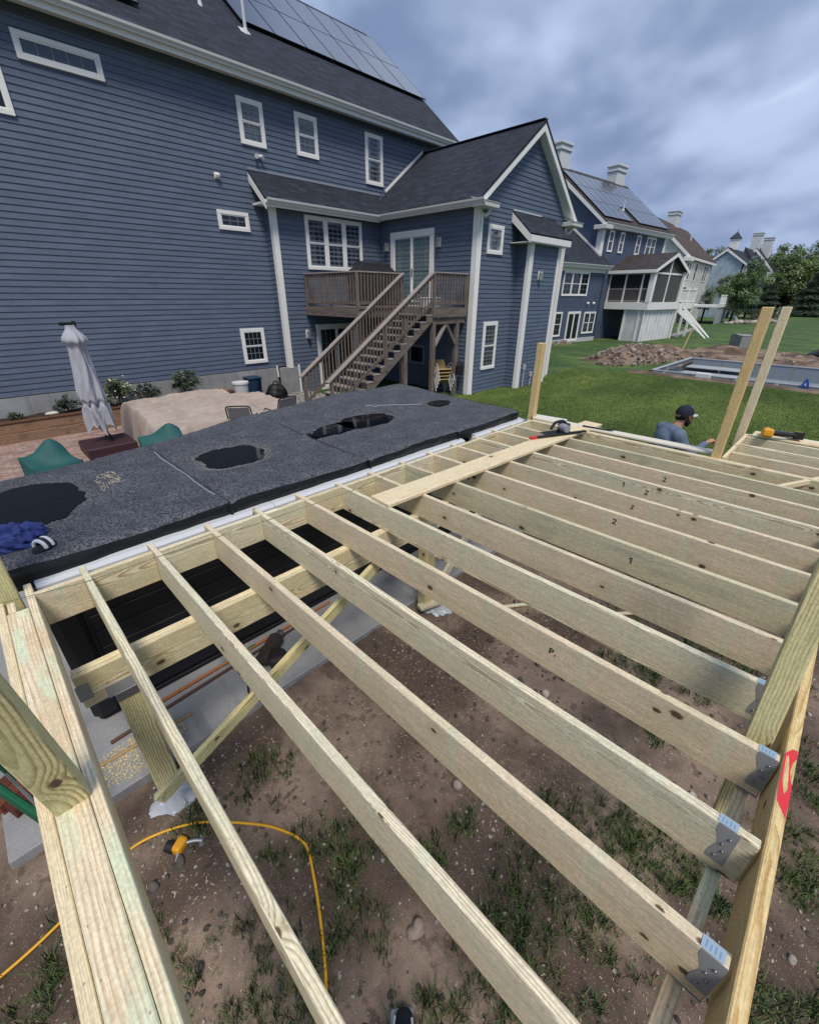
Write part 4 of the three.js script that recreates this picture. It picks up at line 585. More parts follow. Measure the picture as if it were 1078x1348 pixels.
// ================================================================ patio behind the spa
{
  const pv = T('paver_patio', 'pinkish brick paver patio between the spa and the planting bed', 'patio'); pv.userData.kind = 'structure'; delete pv.userData.label; delete pv.userData.category;
  const pt = [0, 1, 2, 3].map(k => { const c = [[168, 142, 132], [150, 122, 114], [176, 152, 140], [160, 136, 128]][k]; return std(0xffffff, .9, { map: tex(128, 128, (u, v) => { const g = .9 + .25 * (fbm(u * 10, v * 10, 3, 950 + k, 10, 10) - .5); return [c[0] * g, c[1] * g, c[2] * g]; }) }); });
  mk('paver_bed', cb(-4, 6.3, -.05, .012, -13.12, -6.25, 0), std(0x7c7066, .95), pv);
  const R = rng(951), far = [[], [], [], []]; const pg = cbox(.196, .05, .096, .006, { ul: .5, vl: .3 }); let cnt = 0;
  for (let i = 0; i < 52; i++) for (let j = 0; j < 69; j++) { const x = -3.95 + i * .2 + (j % 2) * .1, z = -13.05 + j * .1; if (x > 6.2) continue; const k = Math.floor(R(0, 4)), y = -.006 + R(-.002, .002); if (x > -.3 && x < 1.4 && z < -10.9 && cnt < 150) { mk('paver', pg, pt[k], pv, [x, y, z], [R(-.006, .006), R(-.008, .008), R(-.006, .006)]); cnt++; } else { const g = pg.clone(); g.applyMatrix4(new THREE.Matrix4().makeRotationY(R(-.008, .008)).setPosition(x, y, z)); far[k].push(g); } }
  far.forEach((a, k) => tag(mk('paver_field', mg(a), pt[k], pv), null, null, null, 'stuff'));
  // planting bed with stacked timbers and dark mulch
  const bed = T('timber_planter', 'raised planting bed with a two course timber edge along the foundation', 'planting bed');
  mk('timber', cb(-5, 5.6, -.02, .235, -13.16, -13.02, .012), TIMBER, bed); mk('timber', cb(-5, 5.6, .238, .46, -13.16, -13.03, .012), TIMBER, bed); mk('timber', cb(5.46, 5.6, 0, .45, -13.98, -13.17, .012), TIMBER, bed); mk('cap_board', cb(-5, 5.62, .462, .49, -13.24, -13.01, .006), std(0xa89684, .85, { map: TIMBER.map }), bed);
  { const g = new THREE.PlaneGeometry(10.4, .84, 160, 14); g.rotateX(-Math.PI / 2); g.translate(.2, 0, -13.57); const p = g.attributes.position; for (let i = 0; i < p.count; i++) p.setY(i, .42 + (fbm(p.getX(i) * 6, p.getZ(i) * 6, 3, 957) - .5) * .07); g.computeVertexNormals(); mk('mulch', g, std(0xffffff, 1, { map: tex(256, 256, (u, v) => { const m = fbm(u * 30, v * 30, 3, 958, 30, 30); return [26 + 36 * m, 21 + 30 * m, 20 + 26 * m]; }) }), bed); }
  tag(mk('white_stone', rough(new THREE.SphereGeometry(1, 24, 16).scale(.16, .045, .07), .012, 7), std(0xc8c4bc, .9), null, [1.2, .475, -13.5]), 'flat white stone lying on the dark mulch of the planting bed', 'stone');
  // river gravel by the stair foot
  const gb = new THREE.Shape([[6.0, 9.6], [8.3, 9.4], [8.4, 13.6], [5.7, 13.9]].map(a => new THREE.Vector2(a[0], a[1]))); { const g = new THREE.ShapeGeometry(gb); g.rotateX(-Math.PI / 2); g.translate(0, .014, 0); uvPlanar(g); struct(mk('gravel_bed', g, std(0x6a645e, 1))); }
  { const R2 = rng(961), it = []; for (let k = 0; k < 5000; k++) { const x = R2(5.8, 8.5), z = R2(-13.9, -9.4), s = R2(.018, .042), t = R2(.1, .34); it.push({ p: [x, .02, z], r: [R2(0, 3), R2(0, 3), 0], s: [s * 1.3, s * .7, s], c: [t, t * .97, t * .94] }); } inst('river_gravel', rough(new THREE.IcosahedronGeometry(1, 1), .2, 1.2, 4), std(0xffffff, .9), it, 'grey river gravel spread at the foot of the stair', 'gravel'); }
}
// shrubs in the bed: woody stems with many leaf faces
function leafCloud(seed, n, rx, ry, rz, ls, o = {}) { // leaf faces in clumps inside an uneven ellipsoid centred at height ry
  const R = rng(seed), pos = [], nor = [], col = [], cl_ = []; const nc = o.clumps || 26;
  for (let k = 0; k < nc; k++) { const a = R(0, 6.283), e = Math.asin(R(-.75, 1)), q = Math.pow(R(.15, 1), .5) * (.8 + .35 * R(-1, 1)); const tp = o.taper ? 1 - o.taper * (Math.sin(e) * q * .5 + .5) : 1; cl_.push([Math.cos(a) * Math.cos(e) * rx * q * tp, ry + Math.sin(e) * ry * q, Math.sin(a) * Math.cos(e) * rz * q * tp, R(.6, 1.25)]); }
  for (let k = 0; k < n; k++) {
    const c = cl_[Math.floor(R(0, nc))], cr = (o.cr || .3) * Math.min(rx, ry) * c[3], a = R(0, 6.283), b = Math.acos(R(-1, 1)), q = cr * Math.pow(R(), .4), p = V(c[0] + q * Math.sin(b) * Math.cos(a), c[1] + q * Math.cos(b) * .8, c[2] + q * Math.sin(b) * Math.sin(a)); if (p.y < (o.floor ?? .02)) continue;
    const d = V(R(-1, 1), R(-.6, .5), R(-1, 1)).normalize(), s = d.clone().cross(V(R(-.3, .3), 1, R(-.3, .3))).normalize(), up = s.clone().cross(d), L = ls * R(.6, 1.3), w = L * (o.lw || .42);
    const A = p.clone(), B = p.clone().addScaledVector(d, L * .5).addScaledVector(s, w / 2).addScaledVector(up, .08 * L), C = p.clone().addScaledVector(d, L), D = p.clone().addScaledVector(d, L * .5).addScaledVector(s, -w / 2).addScaledVector(up, .08 * L);
    const N = new THREE.Vector3().copy(B).sub(A).cross(new THREE.Vector3().copy(C).sub(A)).normalize(), fl = N.y < 0; if (fl) N.negate(); N.y += .35; N.normalize(); const g = R(.65, 1.3), cc = lerp3(o.c0 || [.03, .07, .02], o.c1 || [.08, .15, .035], R()).map(e => e * g);
    for (const P of fl ? [A, C, B, A, D, C] : [A, B, C, A, C, D]) { pos.push(P.x, P.y, P.z); nor.push(N.x, N.y, N.z); col.push(...cc); }
  }
  const g = new THREE.BufferGeometry(); g.setAttribute('position', new THREE.Float32BufferAttribute(pos, 3)); g.setAttribute('normal', new THREE.Float32BufferAttribute(nor, 3)); g.setAttribute('color', new THREE.Float32BufferAttribute(col, 3)); g.setAttribute('uv', new THREE.Float32BufferAttribute(new Float32Array(pos.length / 3 * 2), 2)); return g;
}
const LEAF = new THREE.MeshPhysicalMaterial({ color: 0xffffff, vertexColors: true, roughness: .9, side: THREE.DoubleSide, transmission: .45, thickness: 0 });
const BARK = std(0xffffff, .95, { map: tex(128, 256, (u, v) => { const m = fbm(u * 14, v * 5, 4, 971, 14, 5); return [60 + 56 * m, 50 + 46 * m, 42 + 38 * m]; }) });
function shrub(x, z, r, h, seed, label, o = {}) {
  const t = T('shrub', label, 'shrub', [x, .42, z], 0, null), R = rng(seed), st = []; for (let k = 0; k < 7; k++) { const a = R(0, 6.28), q = r * R(.3, .8); st.push(tubeG([[0, 0, 0], [Math.cos(a) * q * .4, h * .35, Math.sin(a) * q * .4], [Math.cos(a) * q, h * R(.6, .9), Math.sin(a) * q]], .008, 8, 5)); } mk('stem', mg(st), BARK, t);
  mk('foliage', leafCloud(seed, o.n || 1500, r, h / 2, Math.min(r, .42), o.ls || .07, o), LEAF, t);
  if (o.flowers) { const f = []; for (let k = 0; k < 22; k++) { const a = R(0, 6.28), y = R(.3, .95) * h; f.push(xf(new THREE.IcosahedronGeometry(.028, 0).scale(1, .5, 1), [Math.cos(a) * r * R(.5, 1), y, Math.abs(Math.sin(a)) * .4 * R(.6, 1)])); } mk('flower', mg(f), std(0xdfdcc8, .8), t).userData.kind = 'stuff'; }
}
shrub(.5, -13.65, .17, .16, 1001, 'smallest low green sprig at the left end of the planting bed', { n: 300 });
shrub(1.55, -13.6, .34, .4, 1002, 'dark rounded shrub just left of the closed umbrella', { c0: [.015, .04, .018], c1: [.04, .085, .035] });
shrub(2.0, -13.62, .22, .28, 1006, 'low dark leafy plant partly behind the closed umbrella', { n: 600, c0: [.015, .04, .018], c1: [.04, .085, .035] });
shrub(2.62, -13.55, .5, .8, 1003, 'bright green shrub with small white blossoms right of the umbrella', { n: 2400, flowers: 1, c0: [.05, .1, .02], c1: [.13, .2, .05] });
shrub(3.42, -13.6, .4, .5, 1004, 'dark green shrub between the blossoming bush and the tall pointed one', { n: 1900, c0: [.018, .045, .02], c1: [.045, .09, .04] });
shrub(4.4, -13.55, .42, .85, 1005, 'upright green shrub behind the tan furniture cover', { n: 2300, lw: .3, ls: .1, c0: [.03, .075, .03], c1: [.08, .16, .05] });
{ // closed cantilever umbrella on a weighted base
  const u = T('patio_umbrella', 'closed pale grey patio umbrella standing on a square maroon base', 'umbrella', [1.70, 0, -10.95]);
  const b = new RoundedBoxGeometry(.92, .24, .92, 4, .035); { const p = b.attributes.position; for (let i = 0; i < p.count; i++) if (p.getY(i) > .1) p.setY(i, p.getY(i) - .03 * (1 - Math.min(1, Math.hypot(p.getX(i), p.getZ(i)) / .45)) ); b.computeVertexNormals(); } b.translate(0, .125, 0); mk('base', b, std(0x3a232b, .55), u);
  mk('pole', cylG([.06, .2, -.08], [.1, 2.62, -.1], .03, .03, 16), std(0x24211f, .5), u); mk('pole_foot', cylG([.06, .22, -.08], [.06, .36, -.08], .09, .05, 16), BLACKMETAL, u); mk('top_arm', cb(-.14, .14, 2.54, 2.6, -.15, -.08, .012), BLACKMETAL, u);
  const rows = 60, cols = 120, P = [], I = []; for (let j = 0; j <= rows; j++) { const t = j / rows, y = 2.55 - 2.0 * t; const hem = t > .93 ? (t - .93) * 1.2 : 0; for (let i = 0; i <= cols; i++) { const a = i / cols * 6.2832; let r = t < .14 ? mix(.07, .21, sst(0, .14, t)) : t < .19 ? mix(.21, .145, sst(.14, .19, t)) : mix(.14, .22, sst(.2, .8, t)); if (t > .72 && t < .78) r *= .82; const fold = Math.cos(a * 7 + 2.4 * (fbm(t * 3 + 4, Math.cos(a) + 3, 2, 1013) - .5) * 3 + 1.2 * Math.sin(t * 5)) * mix(.012, .04, t) * (.5 + 1.2 * vn(a * 1.3, t * 3, 1014)) + Math.cos(a * 3 + t * 3) * .02 + (fbm(Math.cos(a) * 2 + t * 5 + 9, Math.sin(a) * 2 + 9, 3, 1011) - .5) * .06; r += fold; P.push(Math.cos(a) * r, y - hem * Math.cos(a * 4) * .9 - .06 * t * Math.cos(a * 8), Math.sin(a) * r); } } for (let j = 0; j < rows; j++) for (let i = 0; i < cols; i++) { const a = j * (cols + 1) + i; I.push(a, a + 1, a + cols + 2, a, a + cols + 2, a + cols + 1); }
  const g = new THREE.BufferGeometry(); g.setAttribute('position', new THREE.Float32BufferAttribute(P, 3)); g.setAttribute('uv', new THREE.Float32BufferAttribute(new Float32Array(P.length / 3 * 2), 2)); g.setIndex(I); g.computeVertexNormals(); mk('canopy', g, new THREE.MeshPhysicalMaterial({ color: 0xa7a9b2, roughness: .9, side: THREE.DoubleSide }), u); mk('tie_strap', xf(new THREE.TorusGeometry(.155, .016, 8, 40).scale(1, 1, 1.6), [0, 1.05, 0], [Math.PI / 2, 0, 0]), std(0x8c8f98, .9), u);
}
{ // big draped cover over the furniture set
  const FR = rng(1019), FOLD = [...Array(12)].map(() => { const a = FR(2.3, 5.6), b = FR(-12.2, -9.4), l = FR(.5, 1.6), t = FR(-.5, .5); return [a, b, a + l * Math.cos(t), b + l * Math.sin(t), FR(-.05, .06)]; }); for (let k = 0; k < 9; k++) { const a = 2.5 + k * .38; FOLD.push([a, -9.9 + FR(-.2, .2), a + FR(-.1, .1), -9.25, FR(-.06, .09)]); }
  const nx = 190, nz = 150, X0 = 2.25, X1 = 6.05, Z0 = -12.35, Z1 = -9.2, P = [], U = [], I = [];
  const prof = (x, z) => { const bx = Math.min((x - X0) / .2, (X1 - x) / .3), bz = Math.min((z - Z0) / .2, (Z1 - z) / .3), e = cl(Math.min(bx, bz)); let h = .74 * Math.pow(sst(0, 1, e), .6); h *= 1 - .26 * sst(4.7, 5.0, x) - .2 * sst(-10.5, -10.2, z) - .06 * sst(3.6, 2.4, x) * sst(-11, -10, z); const dip = Math.exp(-(((x - 3.3) / .7) ** 2 + ((z + 10.6) / .35) ** 2)); h -= .10 * dip * e; h += .06 * Math.exp(-(((x - 4.2) / .5) ** 2 + ((z + 11.6) / .4) ** 2)); for (const [a, b, c, d, q] of FOLD) { const dx = c - a, dz = d - b, L2 = dx * dx + dz * dz, t = cl(((x - a) * dx + (z - b) * dz) / L2), e2 = Math.hypot(x - a - dx * t, z - b - dz * t); h += q * Math.exp(-e2 * 11) * Math.sin(Math.PI * cl(t, .08, .92)) * sst(0, .4, e); } const w = fbm(x * 1.7 + z * .9 + 3, z * 1.4 - x * .5 + 6, 4, 1021) - .5, ridge = 1 - Math.abs(fbm(x * 2.4 + 8, z * 1.1 + x, 3, 1023) - .5) * 4; h += (.03 * w + .03 * Math.max(0, ridge) + .05 * Math.max(0, 1 - Math.abs(fbm(x * .9 - z * 2.6 + 4, z * .8 + 2, 3, 1029) - .5) * 7)) * sst(0, .5, e); return Math.max(.01, h) + (e < .6 ? .05 * (fbm(x * 5, z * 5, 2, 1027) - .5) * (1 - e) * 2 : 0); };
  for (let j = 0; j <= nz; j++) for (let i = 0; i <= nx; i++) { let x = mix(X0, X1, i / nx), z = mix(Z0, Z1, j / nz); const h = prof(x, z); x += .04 * Math.sin(z * 9 + x * 2) * (1 - cl(h / .5)); z += .05 * Math.sin(x * 8) * (1 - cl(h / .5)); P.push(x, h, z); U.push(x, z); }
  for (let j = 0; j < nz; j++) for (let i = 0; i < nx; i++) { const a = j * (nx + 1) + i; I.push(a, a + nx + 1, a + nx + 2, a, a + nx + 2, a + 1); }
  const g = new THREE.BufferGeometry(); g.setAttribute('position', new THREE.Float32BufferAttribute(P, 3)); g.setAttribute('uv', new THREE.Float32BufferAttribute(U, 2)); g.setIndex(I); g.computeVertexNormals();
  tag(mk('furniture_cover', g, std(0xffffff, .92, { map: tex(256, 256, (u, v) => { const m = fbm(u * 6, v * 6, 4, 1031, 6, 6); return [164 + 26 * (m - .5), 152 + 26 * (m - .5), 143 + 26 * (m - .5)]; }), side: THREE.DoubleSide })), 'large wrinkled tan cover draped over patio furniture beside the foundation', 'furniture cover');
}
for (const [x, z, ry, s, lb] of [[.56, -9.25, .35, .82, 'green cloth covered chair left of the maroon umbrella base'], [2.28, -8.95, -.1, .95, 'green cloth covered chair right of the umbrella base in front of the tan cover']]) { // seats under fitted green covers
  const g = new THREE.PlaneGeometry(1, 1, 44, 44); g.rotateX(-Math.PI / 2); const p = g.attributes.position; for (let i = 0; i < p.count; i++) { const u = p.getX(i) * 2, v = p.getZ(i) * 2, e = Math.max(Math.abs(u), Math.abs(v)), top = e < .62; const q = top ? e / .62 : 1, f = top ? 0 : (e - .62) / .38; const hx = (Math.abs(u) === e ? Math.sign(u) * Math.min(e, .62) : u * (e > .62 ? .62 / e : 1)), hz = (Math.abs(v) === e ? Math.sign(v) * Math.min(e, .62) : v * (e > .62 ? .62 / e : 1)); const back = sst(.1, -.62, hz) * .22; const y = .50 + back * .6 + .26 * Math.exp(-((hx - .3) ** 2 + (hz + .35) ** 2) * 7) - .04 * Math.exp(-(hx * hx + hz * hz) * 3) + .05 * (fbm(u * 2 + x, v * 2, 3, 1041) - .5) - .05 * Math.exp(-(hx * hx + hz * hz) * 6); p.setXYZ(i, hx * .62 * s * (1 + .1 * f) + .02 * f * Math.sin(v * 14), f ? y * (1 - f) + .02 : y, hz * .62 * s * (1 + .1 * f) + .02 * f * Math.sin(u * 14)); } g.computeVertexNormals();
  const t = T('covered_chair', lb, 'covered chair', [x, 0, z], ry); mk('cover', g, std(0x1a5453, .7, { side: THREE.DoubleSide }), t); mk('leg', cb(-.33 * s, -.29 * s, 0, .4, -.33 * s, -.29 * s, .004), BLACKMETAL, t); mk('leg', cb(.29 * s, .33 * s, 0, .4, -.33 * s, -.29 * s, .004), BLACKMETAL, t); mk('leg', cb(-.33 * s, -.29 * s, 0, .4, .29 * s, .33 * s, .004), BLACKMETAL, t); mk('leg', cb(.29 * s, .33 * s, 0, .4, .29 * s, .33 * s, .004), BLACKMETAL, t);
}
function meshChair(p, ry, label) { const c = T('patio_chair', label, 'chair', p, ry, 'dark sling patio chairs'); const fm = std(0x1f2226, .5, { metalness: .4 }), sl = std(0x6d7076, .9); mk('back_frame', tubeG([[-.25, .42, .0], [-.26, .9, -.14], [-.2, .97, -.16], [.2, .97, -.16], [.26, .9, -.14], [.25, .42, 0]], .016, 40, 8), fm, c); mk('back_sling', slab([[-.23, .46, -.005], [.23, .46, -.005], [.23, .94, -.148], [-.23, .94, -.148]], .008), sl, c); mk('seat_sling', slab([[-.24, .42, .46], [.24, .42, .46], [.24, .41, .02], [-.24, .41, .02]], .01), sl, c); mk('seat_frame', tubeG([[-.25, .42, 0], [-.25, .43, .46], [.25, .43, .46], [.25, .42, 0]], .016, 30, 8, true), fm, c); for (const s of [-1, 1]) { mk('arm', tubeG([[s * .26, .66, -.06], [s * .28, .67, .2], [s * .28, .64, .42], [s * .27, .0, .46]], .015, 24, 8), fm, c); mk('leg', cylG([s * .25, .44, 0], [s * .27, 0, -.1], .015, .015, 8), fm, c); } return c; }
meshChair([4.05, -.06, -9.35], 2.5, 'dark tilted patio chair back right of the green cover in front of the tan one'); meshChair([5.2, -.06, -9.45], 3.3, 'dark patio chair with upright back below the black bag'); meshChair([7.15, -.18, -9.2], 3.2, 'low dark chair peeking over the spa by the stair foot');
{ // bin, bucket, bag by the foundation
  const b = T('recycling_bin', 'dark teal plastic bin standing against the concrete foundation', 'bin', [6.5, 0, -13.65]); const g = new THREE.CylinderGeometry(.29, .24, .68, 4, 1, false).rotateY(Math.PI / 4); mk('bin_body', g.translate(0, .34, 0), std(0x14344a, .5), b); mk('bin_rim', cb(-.23, .23, .66, .72, -.23, .23, .02), std(0x16394f, .5), b);
  const k = T('plastic_tub', 'small white plastic tub behind the tan furniture cover', 'tub', [5.75, 0, -12.9]); mk('tub_body', new THREE.CylinderGeometry(.22, .18, .5, 24).translate(0, .45, 0), std(0xc4c7ca, .5), k); mk('lid', new THREE.CylinderGeometry(.24, .24, .05, 24).translate(0, .72, 0), std(0xd2d5d8, .5), k); mk('stand', cb(-.2, .2, 0, .2, -.2, .2, .01), std(0x54504c, .8), k);
  const s = T('black_bag', 'slumped black bag on the gravel beside the teal bin', 'bag', [7.05, 0, -13.2]); const q = rough(new THREE.SphereGeometry(.33, 40, 28), .07, 4, 6); { const p = q.attributes.position; for (let i = 0; i < p.count; i++) if (p.getY(i) < -.1) p.setY(i, -.1 + (p.getY(i) + .1) * .35); q.computeVertexNormals(); } q.translate(0, .18, 0); mk('sack', q, std(0x0d0e12, .6), s); mk('handle', tubeG([[-.1, .46, 0], [-.05, .56, 0], [.06, .55, 0], [.1, .45, 0]], .02, 16, 6), std(0x0d0e12, .6), s);
}
{ // stack of resin chairs tipped under the deck
  const st = T('stacked_chairs', 'tilted stack of tan sling chairs with white tube frames under the deck', 'stacked chairs', [11.55, .05, -9.95], -.5); const wt = std(0xc3c5c4, .5), tn = std(0xb49a6c, .85);
  for (let k = 0; k < 4; k++) { const c = sub('chair', st, [k * .02, .12 * k, k * .05]); c.rotation.x = -.35; mk('seat', slab([[-.24, .42, .24], [.24, .42, .24], [.24, .38, -.22], [-.24, .38, -.22]], .03), tn, c); mk('back', slab([[-.24, .4, -.2], [.24, .4, -.2], [.22, .86, -.36], [-.22, .86, -.36]], .02), tn, c); for (const s of [-1, 1]) mk('frame', tubeG([[s * .27, 0, .34], [s * .26, .44, .26], [s * .27, .6, .2], [s * .27, .62, -.1], [s * .25, .45, -.22], [s * .28, 0, -.34]], .016, 40, 7), wt, c); }
  const bg = T('dark_backpack', 'small black bag hanging on the deck post by the stacked chairs', 'bag', [11.82, .88, -9.36]); mk('sack', rough(new RoundedBoxGeometry(.3, .36, .16, 5, .07), .02, 6), std(0x101217, .8), bg); mk('strap', tubeG([[-.08, .16, -.04], [-.06, .28, -.1], [.06, .28, -.1], [.08, .16, -.04]], .012, 16, 6), std(0x101217, .8), bg);
  { const R = rng(1061); for (let k = 0; k < 5; k++) { const s = R(.1, .17); tag(mk('field_stone', rough(new THREE.IcosahedronGeometry(s, 3).scale(1.2, .75, 1), s * .25, 5, k + 3), std([0xa39688, 0x8e857c, 0x9b8872][k % 3], .95), null, [9.1 + k * .24 % .7, s * .5 + (k > 3 ? .18 : 0), -10.1 + k * .13]), ['lowest tan field stone under the stair', 'grey brown field stone second in the row under the stair', 'warm tan field stone in the middle of the row under the stair', 'fourth field stone in the row under the stair', 'field stone lying on top of the row under the stair'][k], 'stone', 'field stones piled under the stair'); } }
}
// ================================================================ neighbouring houses
const BLUE2 = sidingMat([76, 90, 114], 205), WHITE2 = sidingMat([206, 206, 202], 207), PALEBLUE = sidingMat([166, 182, 198], 209), BLUE5 = sidingMat([104, 130, 162], 211);
for (const m of [BLUE2, WHITE2, PALEBLUE, BLUE5]) { const t = tex(64, 512, (u, v) => { const f = v * 16 % 1; return f < .14 ? 60 : 128 + 90 * f; }, false); m.bumpMap = t; m.bumpScale = .02; }
const sideUV = g => { uvPlanar(g, .48); return g; };
function chimney(parent, x, z, y0, y1, w = 1.2, d = .8) { const g = sub('chimney', parent, [x, 0, z]); const m = std(0xc9ced3, .8); mk('chimney_shaft', cb(-w / 2, w / 2, y0, y1 - .5, -d / 2, d / 2, .02), m, g); mk('chimney_cap', mg([cb(-w / 2 - .08, w / 2 + .08, y1 - .5, y1 - .34, -d / 2 - .08, d / 2 + .08, .02), cb(-w / 2 - .03, w / 2 + .03, y1 - .34, y1 - .16, -d / 2 - .03, d / 2 + .03, .02), cb(-w / 2 - .12, w / 2 + .12, y1 - .16, y1, -d / 2 - .12, d / 2 + .12, .02)]), m, g); return g; }
{
  const h = T('neighbour_house', 'second blue house with roof full of solar panels and a screened porch', 'house', [35.2, 0, -15.65], -6 * Math.PI / 180);
  const W = 10.3, D = 9.2, E = 7.75, rs = .80, R = E + rs * (D / 2 + .35);
  mk('wall', sideUV(slab([[0, 0, 0], [W, 0, 0], [W, E, 0], [0, E, 0]], .2)), BLUE2, h);
  mk('gable_wall', sideUV(slab([[0, 0, -D], [0, 0, 0], [0, E, 0], [0, R - .3, -D / 2], [0, E, -D]], .2)), BLUE2, h); mk('gable_wall', sideUV(slab([[W, 0, 0], [W, 0, -D], [W, E, -D], [W, R - .3, -D / 2], [W, E, 0]], .2)), BLUE2, h); mk('back_wall', sideUV(slab([[W, 0, -D], [0, 0, -D], [0, E, -D], [W, E, -D]], .2)), BLUE2, h);
  mk('roof', slab([[-.35, E, .35], [W + .35, E, .35], [W + .35, R, -D / 2], [-.35, R, -D / 2]], .1), SHINGLEBROWN, h); mk('roof', slab([[W + .35, E, -D - .35], [-.35, E, -D - .35], [-.35, R, -D / 2 - .002], [W + .35, R, -D / 2 - .002]], .1), SHINGLEBROWN, h);
  mk('corner_board', mg([cb(-.03, .36, 5.2, E - .15, 0, .03, .004), cb(-.03, 0, 5.2, E - .15, -.36, .029, .004)]), TRIM, h); mk('corner_board', cb(W - .3, W + .03, 0, E - .1, 0, .03, .004), TRIM, h);
  mk('rake_board', slab([[-.37, E - .32, .36], [-.37, E - .08, .36], [-.37, R - .1, -D / 2], [-.37, R - .42, -D / 2]], .04), TRIM, h); mk('rake_board', slab([[-.37, R - .42, -D / 2], [-.37, R - .1, -D / 2], [-.37, E - .08, -D - .36], [-.37, E - .32, -D - .36]], .04), TRIM, h);
  mk('fascia', cb(-.36, W + .36, E - .3, E - .05, .32, .36, .004), TRIM, h); mk('soffit', cb(-.34, W + .34, E - .32, E - .29, .02, .33, .002), TRIM, h); mk('gutter', gutterG([W + .36, E - .16, .37], [-.42, E - .16, .37]), GUTTER, h); mk('eave_return', mg([cb(-.45, .5, E - .42, E - .15, -.5, .46, .02)]), GUTTER, h);
  for (const [a, b] of [[.95, 1.65], [2.55, 3.2], [5.15, 5.85], [6.85, 8.45]]) winG(h, 'z', .005, a, b, 6.02, 7.36, { units: b - a > 1 ? 2 : 1, sashes: [.5, .5], cols: 2, rows: 2, trim: .09 });
  // solar panels
  const ey = V(0, rs, -1).normalize(), ex = V(1, 0, 0), nn = V(0, 1, rs).normalize();
  for (let c = 0; c < 10; c++) for (let r = 0; r < 3; r++) { if (r === 0 && c === 4) continue; solarPanel(h, V(-.1 + c * 1.03, E + rs * .05, .30).addScaledVector(ey, .42 + r * 1.72).toArray(), ex, ey, nn, 1.01, 1.70); }
  ventPipe(h, [4.55, E + rs * 1.6, -1.25], .6, .06);
  chimney(h, .8, -D / 2 - .35, 10.6, 13.15, 1.3, .9); chimney(h, 9.2, -D / 2 - .35, 10.4, 13.0, 1.4, .9);
  // side wing with its own roof, front wall a little proud
  mk('side_wing_wall', sideUV(slab([[-7, 0, .45], [.6, 0, .45], [.6, 5.0, .45], [-7, 5.0, .45]], .3)), BLUE2, h); mk('side_wing_wall', sideUV(slab([[.6, 0, .45], [.6, 0, -.1], [.6, 5.0, -.1], [.6, 5.0, .45]], .2)), BLUE2, h); mk('side_wing_wall', sideUV(slab([[-7, 0, -6], [-7, 0, .45], [-7, 5, .45], [-7, 7.4, -2.8], [-7, 5, -6]], .2)), BLUE2, h);
  mk('roof', slab([[-7.3, 5.1, .8], [.75, 5.1, .8], [.75, 5.85, -.16], [-.05, 5.85, -.16], [-.05, 7.6, -2.6], [-7.3, 7.6, -2.6]], .1), SHINGLE, h); mk('roof', slab([[-.1, 5.1, -6.3], [-7.3, 5.1, -6.3], [-7.3, 7.6, -2.62], [-.1, 7.6, -2.62]], .1), SHINGLE, h);
  mk('step_flashing', barG([-.06, 7.72, -2.55], [-.06, 5.72, .2], .04, .14, .004), TRIM, h); mk('rake_board', slab([[.76, 4.9, .82], [.76, 5.06, .82], [.76, 5.82, -.16], [.76, 5.6, -.16]].reverse(), .03), TRIM, h);
  mk('fascia', cb(-7.3, .75, 4.85, 5.05, .78, .81, .004), TRIM, h); mk('soffit', cb(-7.3, .73, 4.82, 4.85, .46, .79, .002), TRIM, h); mk('gutter', gutterG([.78, 4.95, .81], [-7.3, 4.95, .81]), GUTTER, h); mk('frieze_board', cb(-7, .6, 4.6, 4.81, .452, .475, .003), TRIM, h);
  mk('foundation', cb(-7, .6, 0, .28, .452, .48, .004), std(0xb9bcc0, .8), h);
  winG(h, 'z', .455, -4.7, -1.5, 3.1, 4.62, { units: 3, sashes: [.5, .5], cols: 2, rows: 2, trim: .1, mull: .12 });
  winG(h, 'z', .455, -5.1, -4.2, .5, 2.1, { sashes: [.5, .5], cols: 2, rows: 2 }); winG(h, 'z', .455, -3.5, -1.85, .08, 2.1, { name: 'patio_door', units: 2, cols: 1, rows: 1, trim: .14 }); winG(h, 'z', .455, -1.35, .25, .55, 2.05, { units: 2, sashes: [.5, .5], cols: 2, rows: 2 });
  for (const x of [-1.2, -.4]) mk('flood_lamp', new THREE.SphereGeometry(.1, 14, 10).translate(x, 2.62, .53), TRIM, h);
  // porch on a deck, gable to the front
  const p = sub('screened_porch', h, [2.2, 0, 0]), L = 5.0, z1 = 3.3, fl = 2.7, ev = 4.85, pk = 6.0;
  mk('porch_floor', cb(-.15, L + .15, fl - .5, fl, .05, z1 + .15, .01), TRIM, p);
  mk('porch_roof', slab([[-.35, ev, -.1], [-.35, ev, z1 + .3], [L / 2, pk, z1 + .3], [L / 2, pk, -.1]], .08), SHINGLEBROWN, p); mk('porch_roof', slab([[L + .35, ev, z1 + .3], [L + .35, ev, -.1], [L / 2 + .002, pk, -.1], [L / 2 + .002, pk, z1 + .3]], .08), SHINGLEBROWN, p);
  mk('porch_fascia', cb(-.37, -.33, ev - .24, ev - .03, -.1, z1 + .3, .004), TRIM, p); mk('porch_rake', slab([[-.36, ev - .24, z1 + .32], [L / 2, pk - .28, z1 + .32], [L / 2, pk - .04, z1 + .32], [-.36, ev - .02, z1 + .32]], .04), TRIM, p); mk('porch_rake', slab([[L / 2, pk - .28, z1 + .32], [L + .36, ev - .24, z1 + .32], [L + .36, ev - .02, z1 + .32], [L / 2, pk - .04, z1 + .32]], .04), TRIM, p);
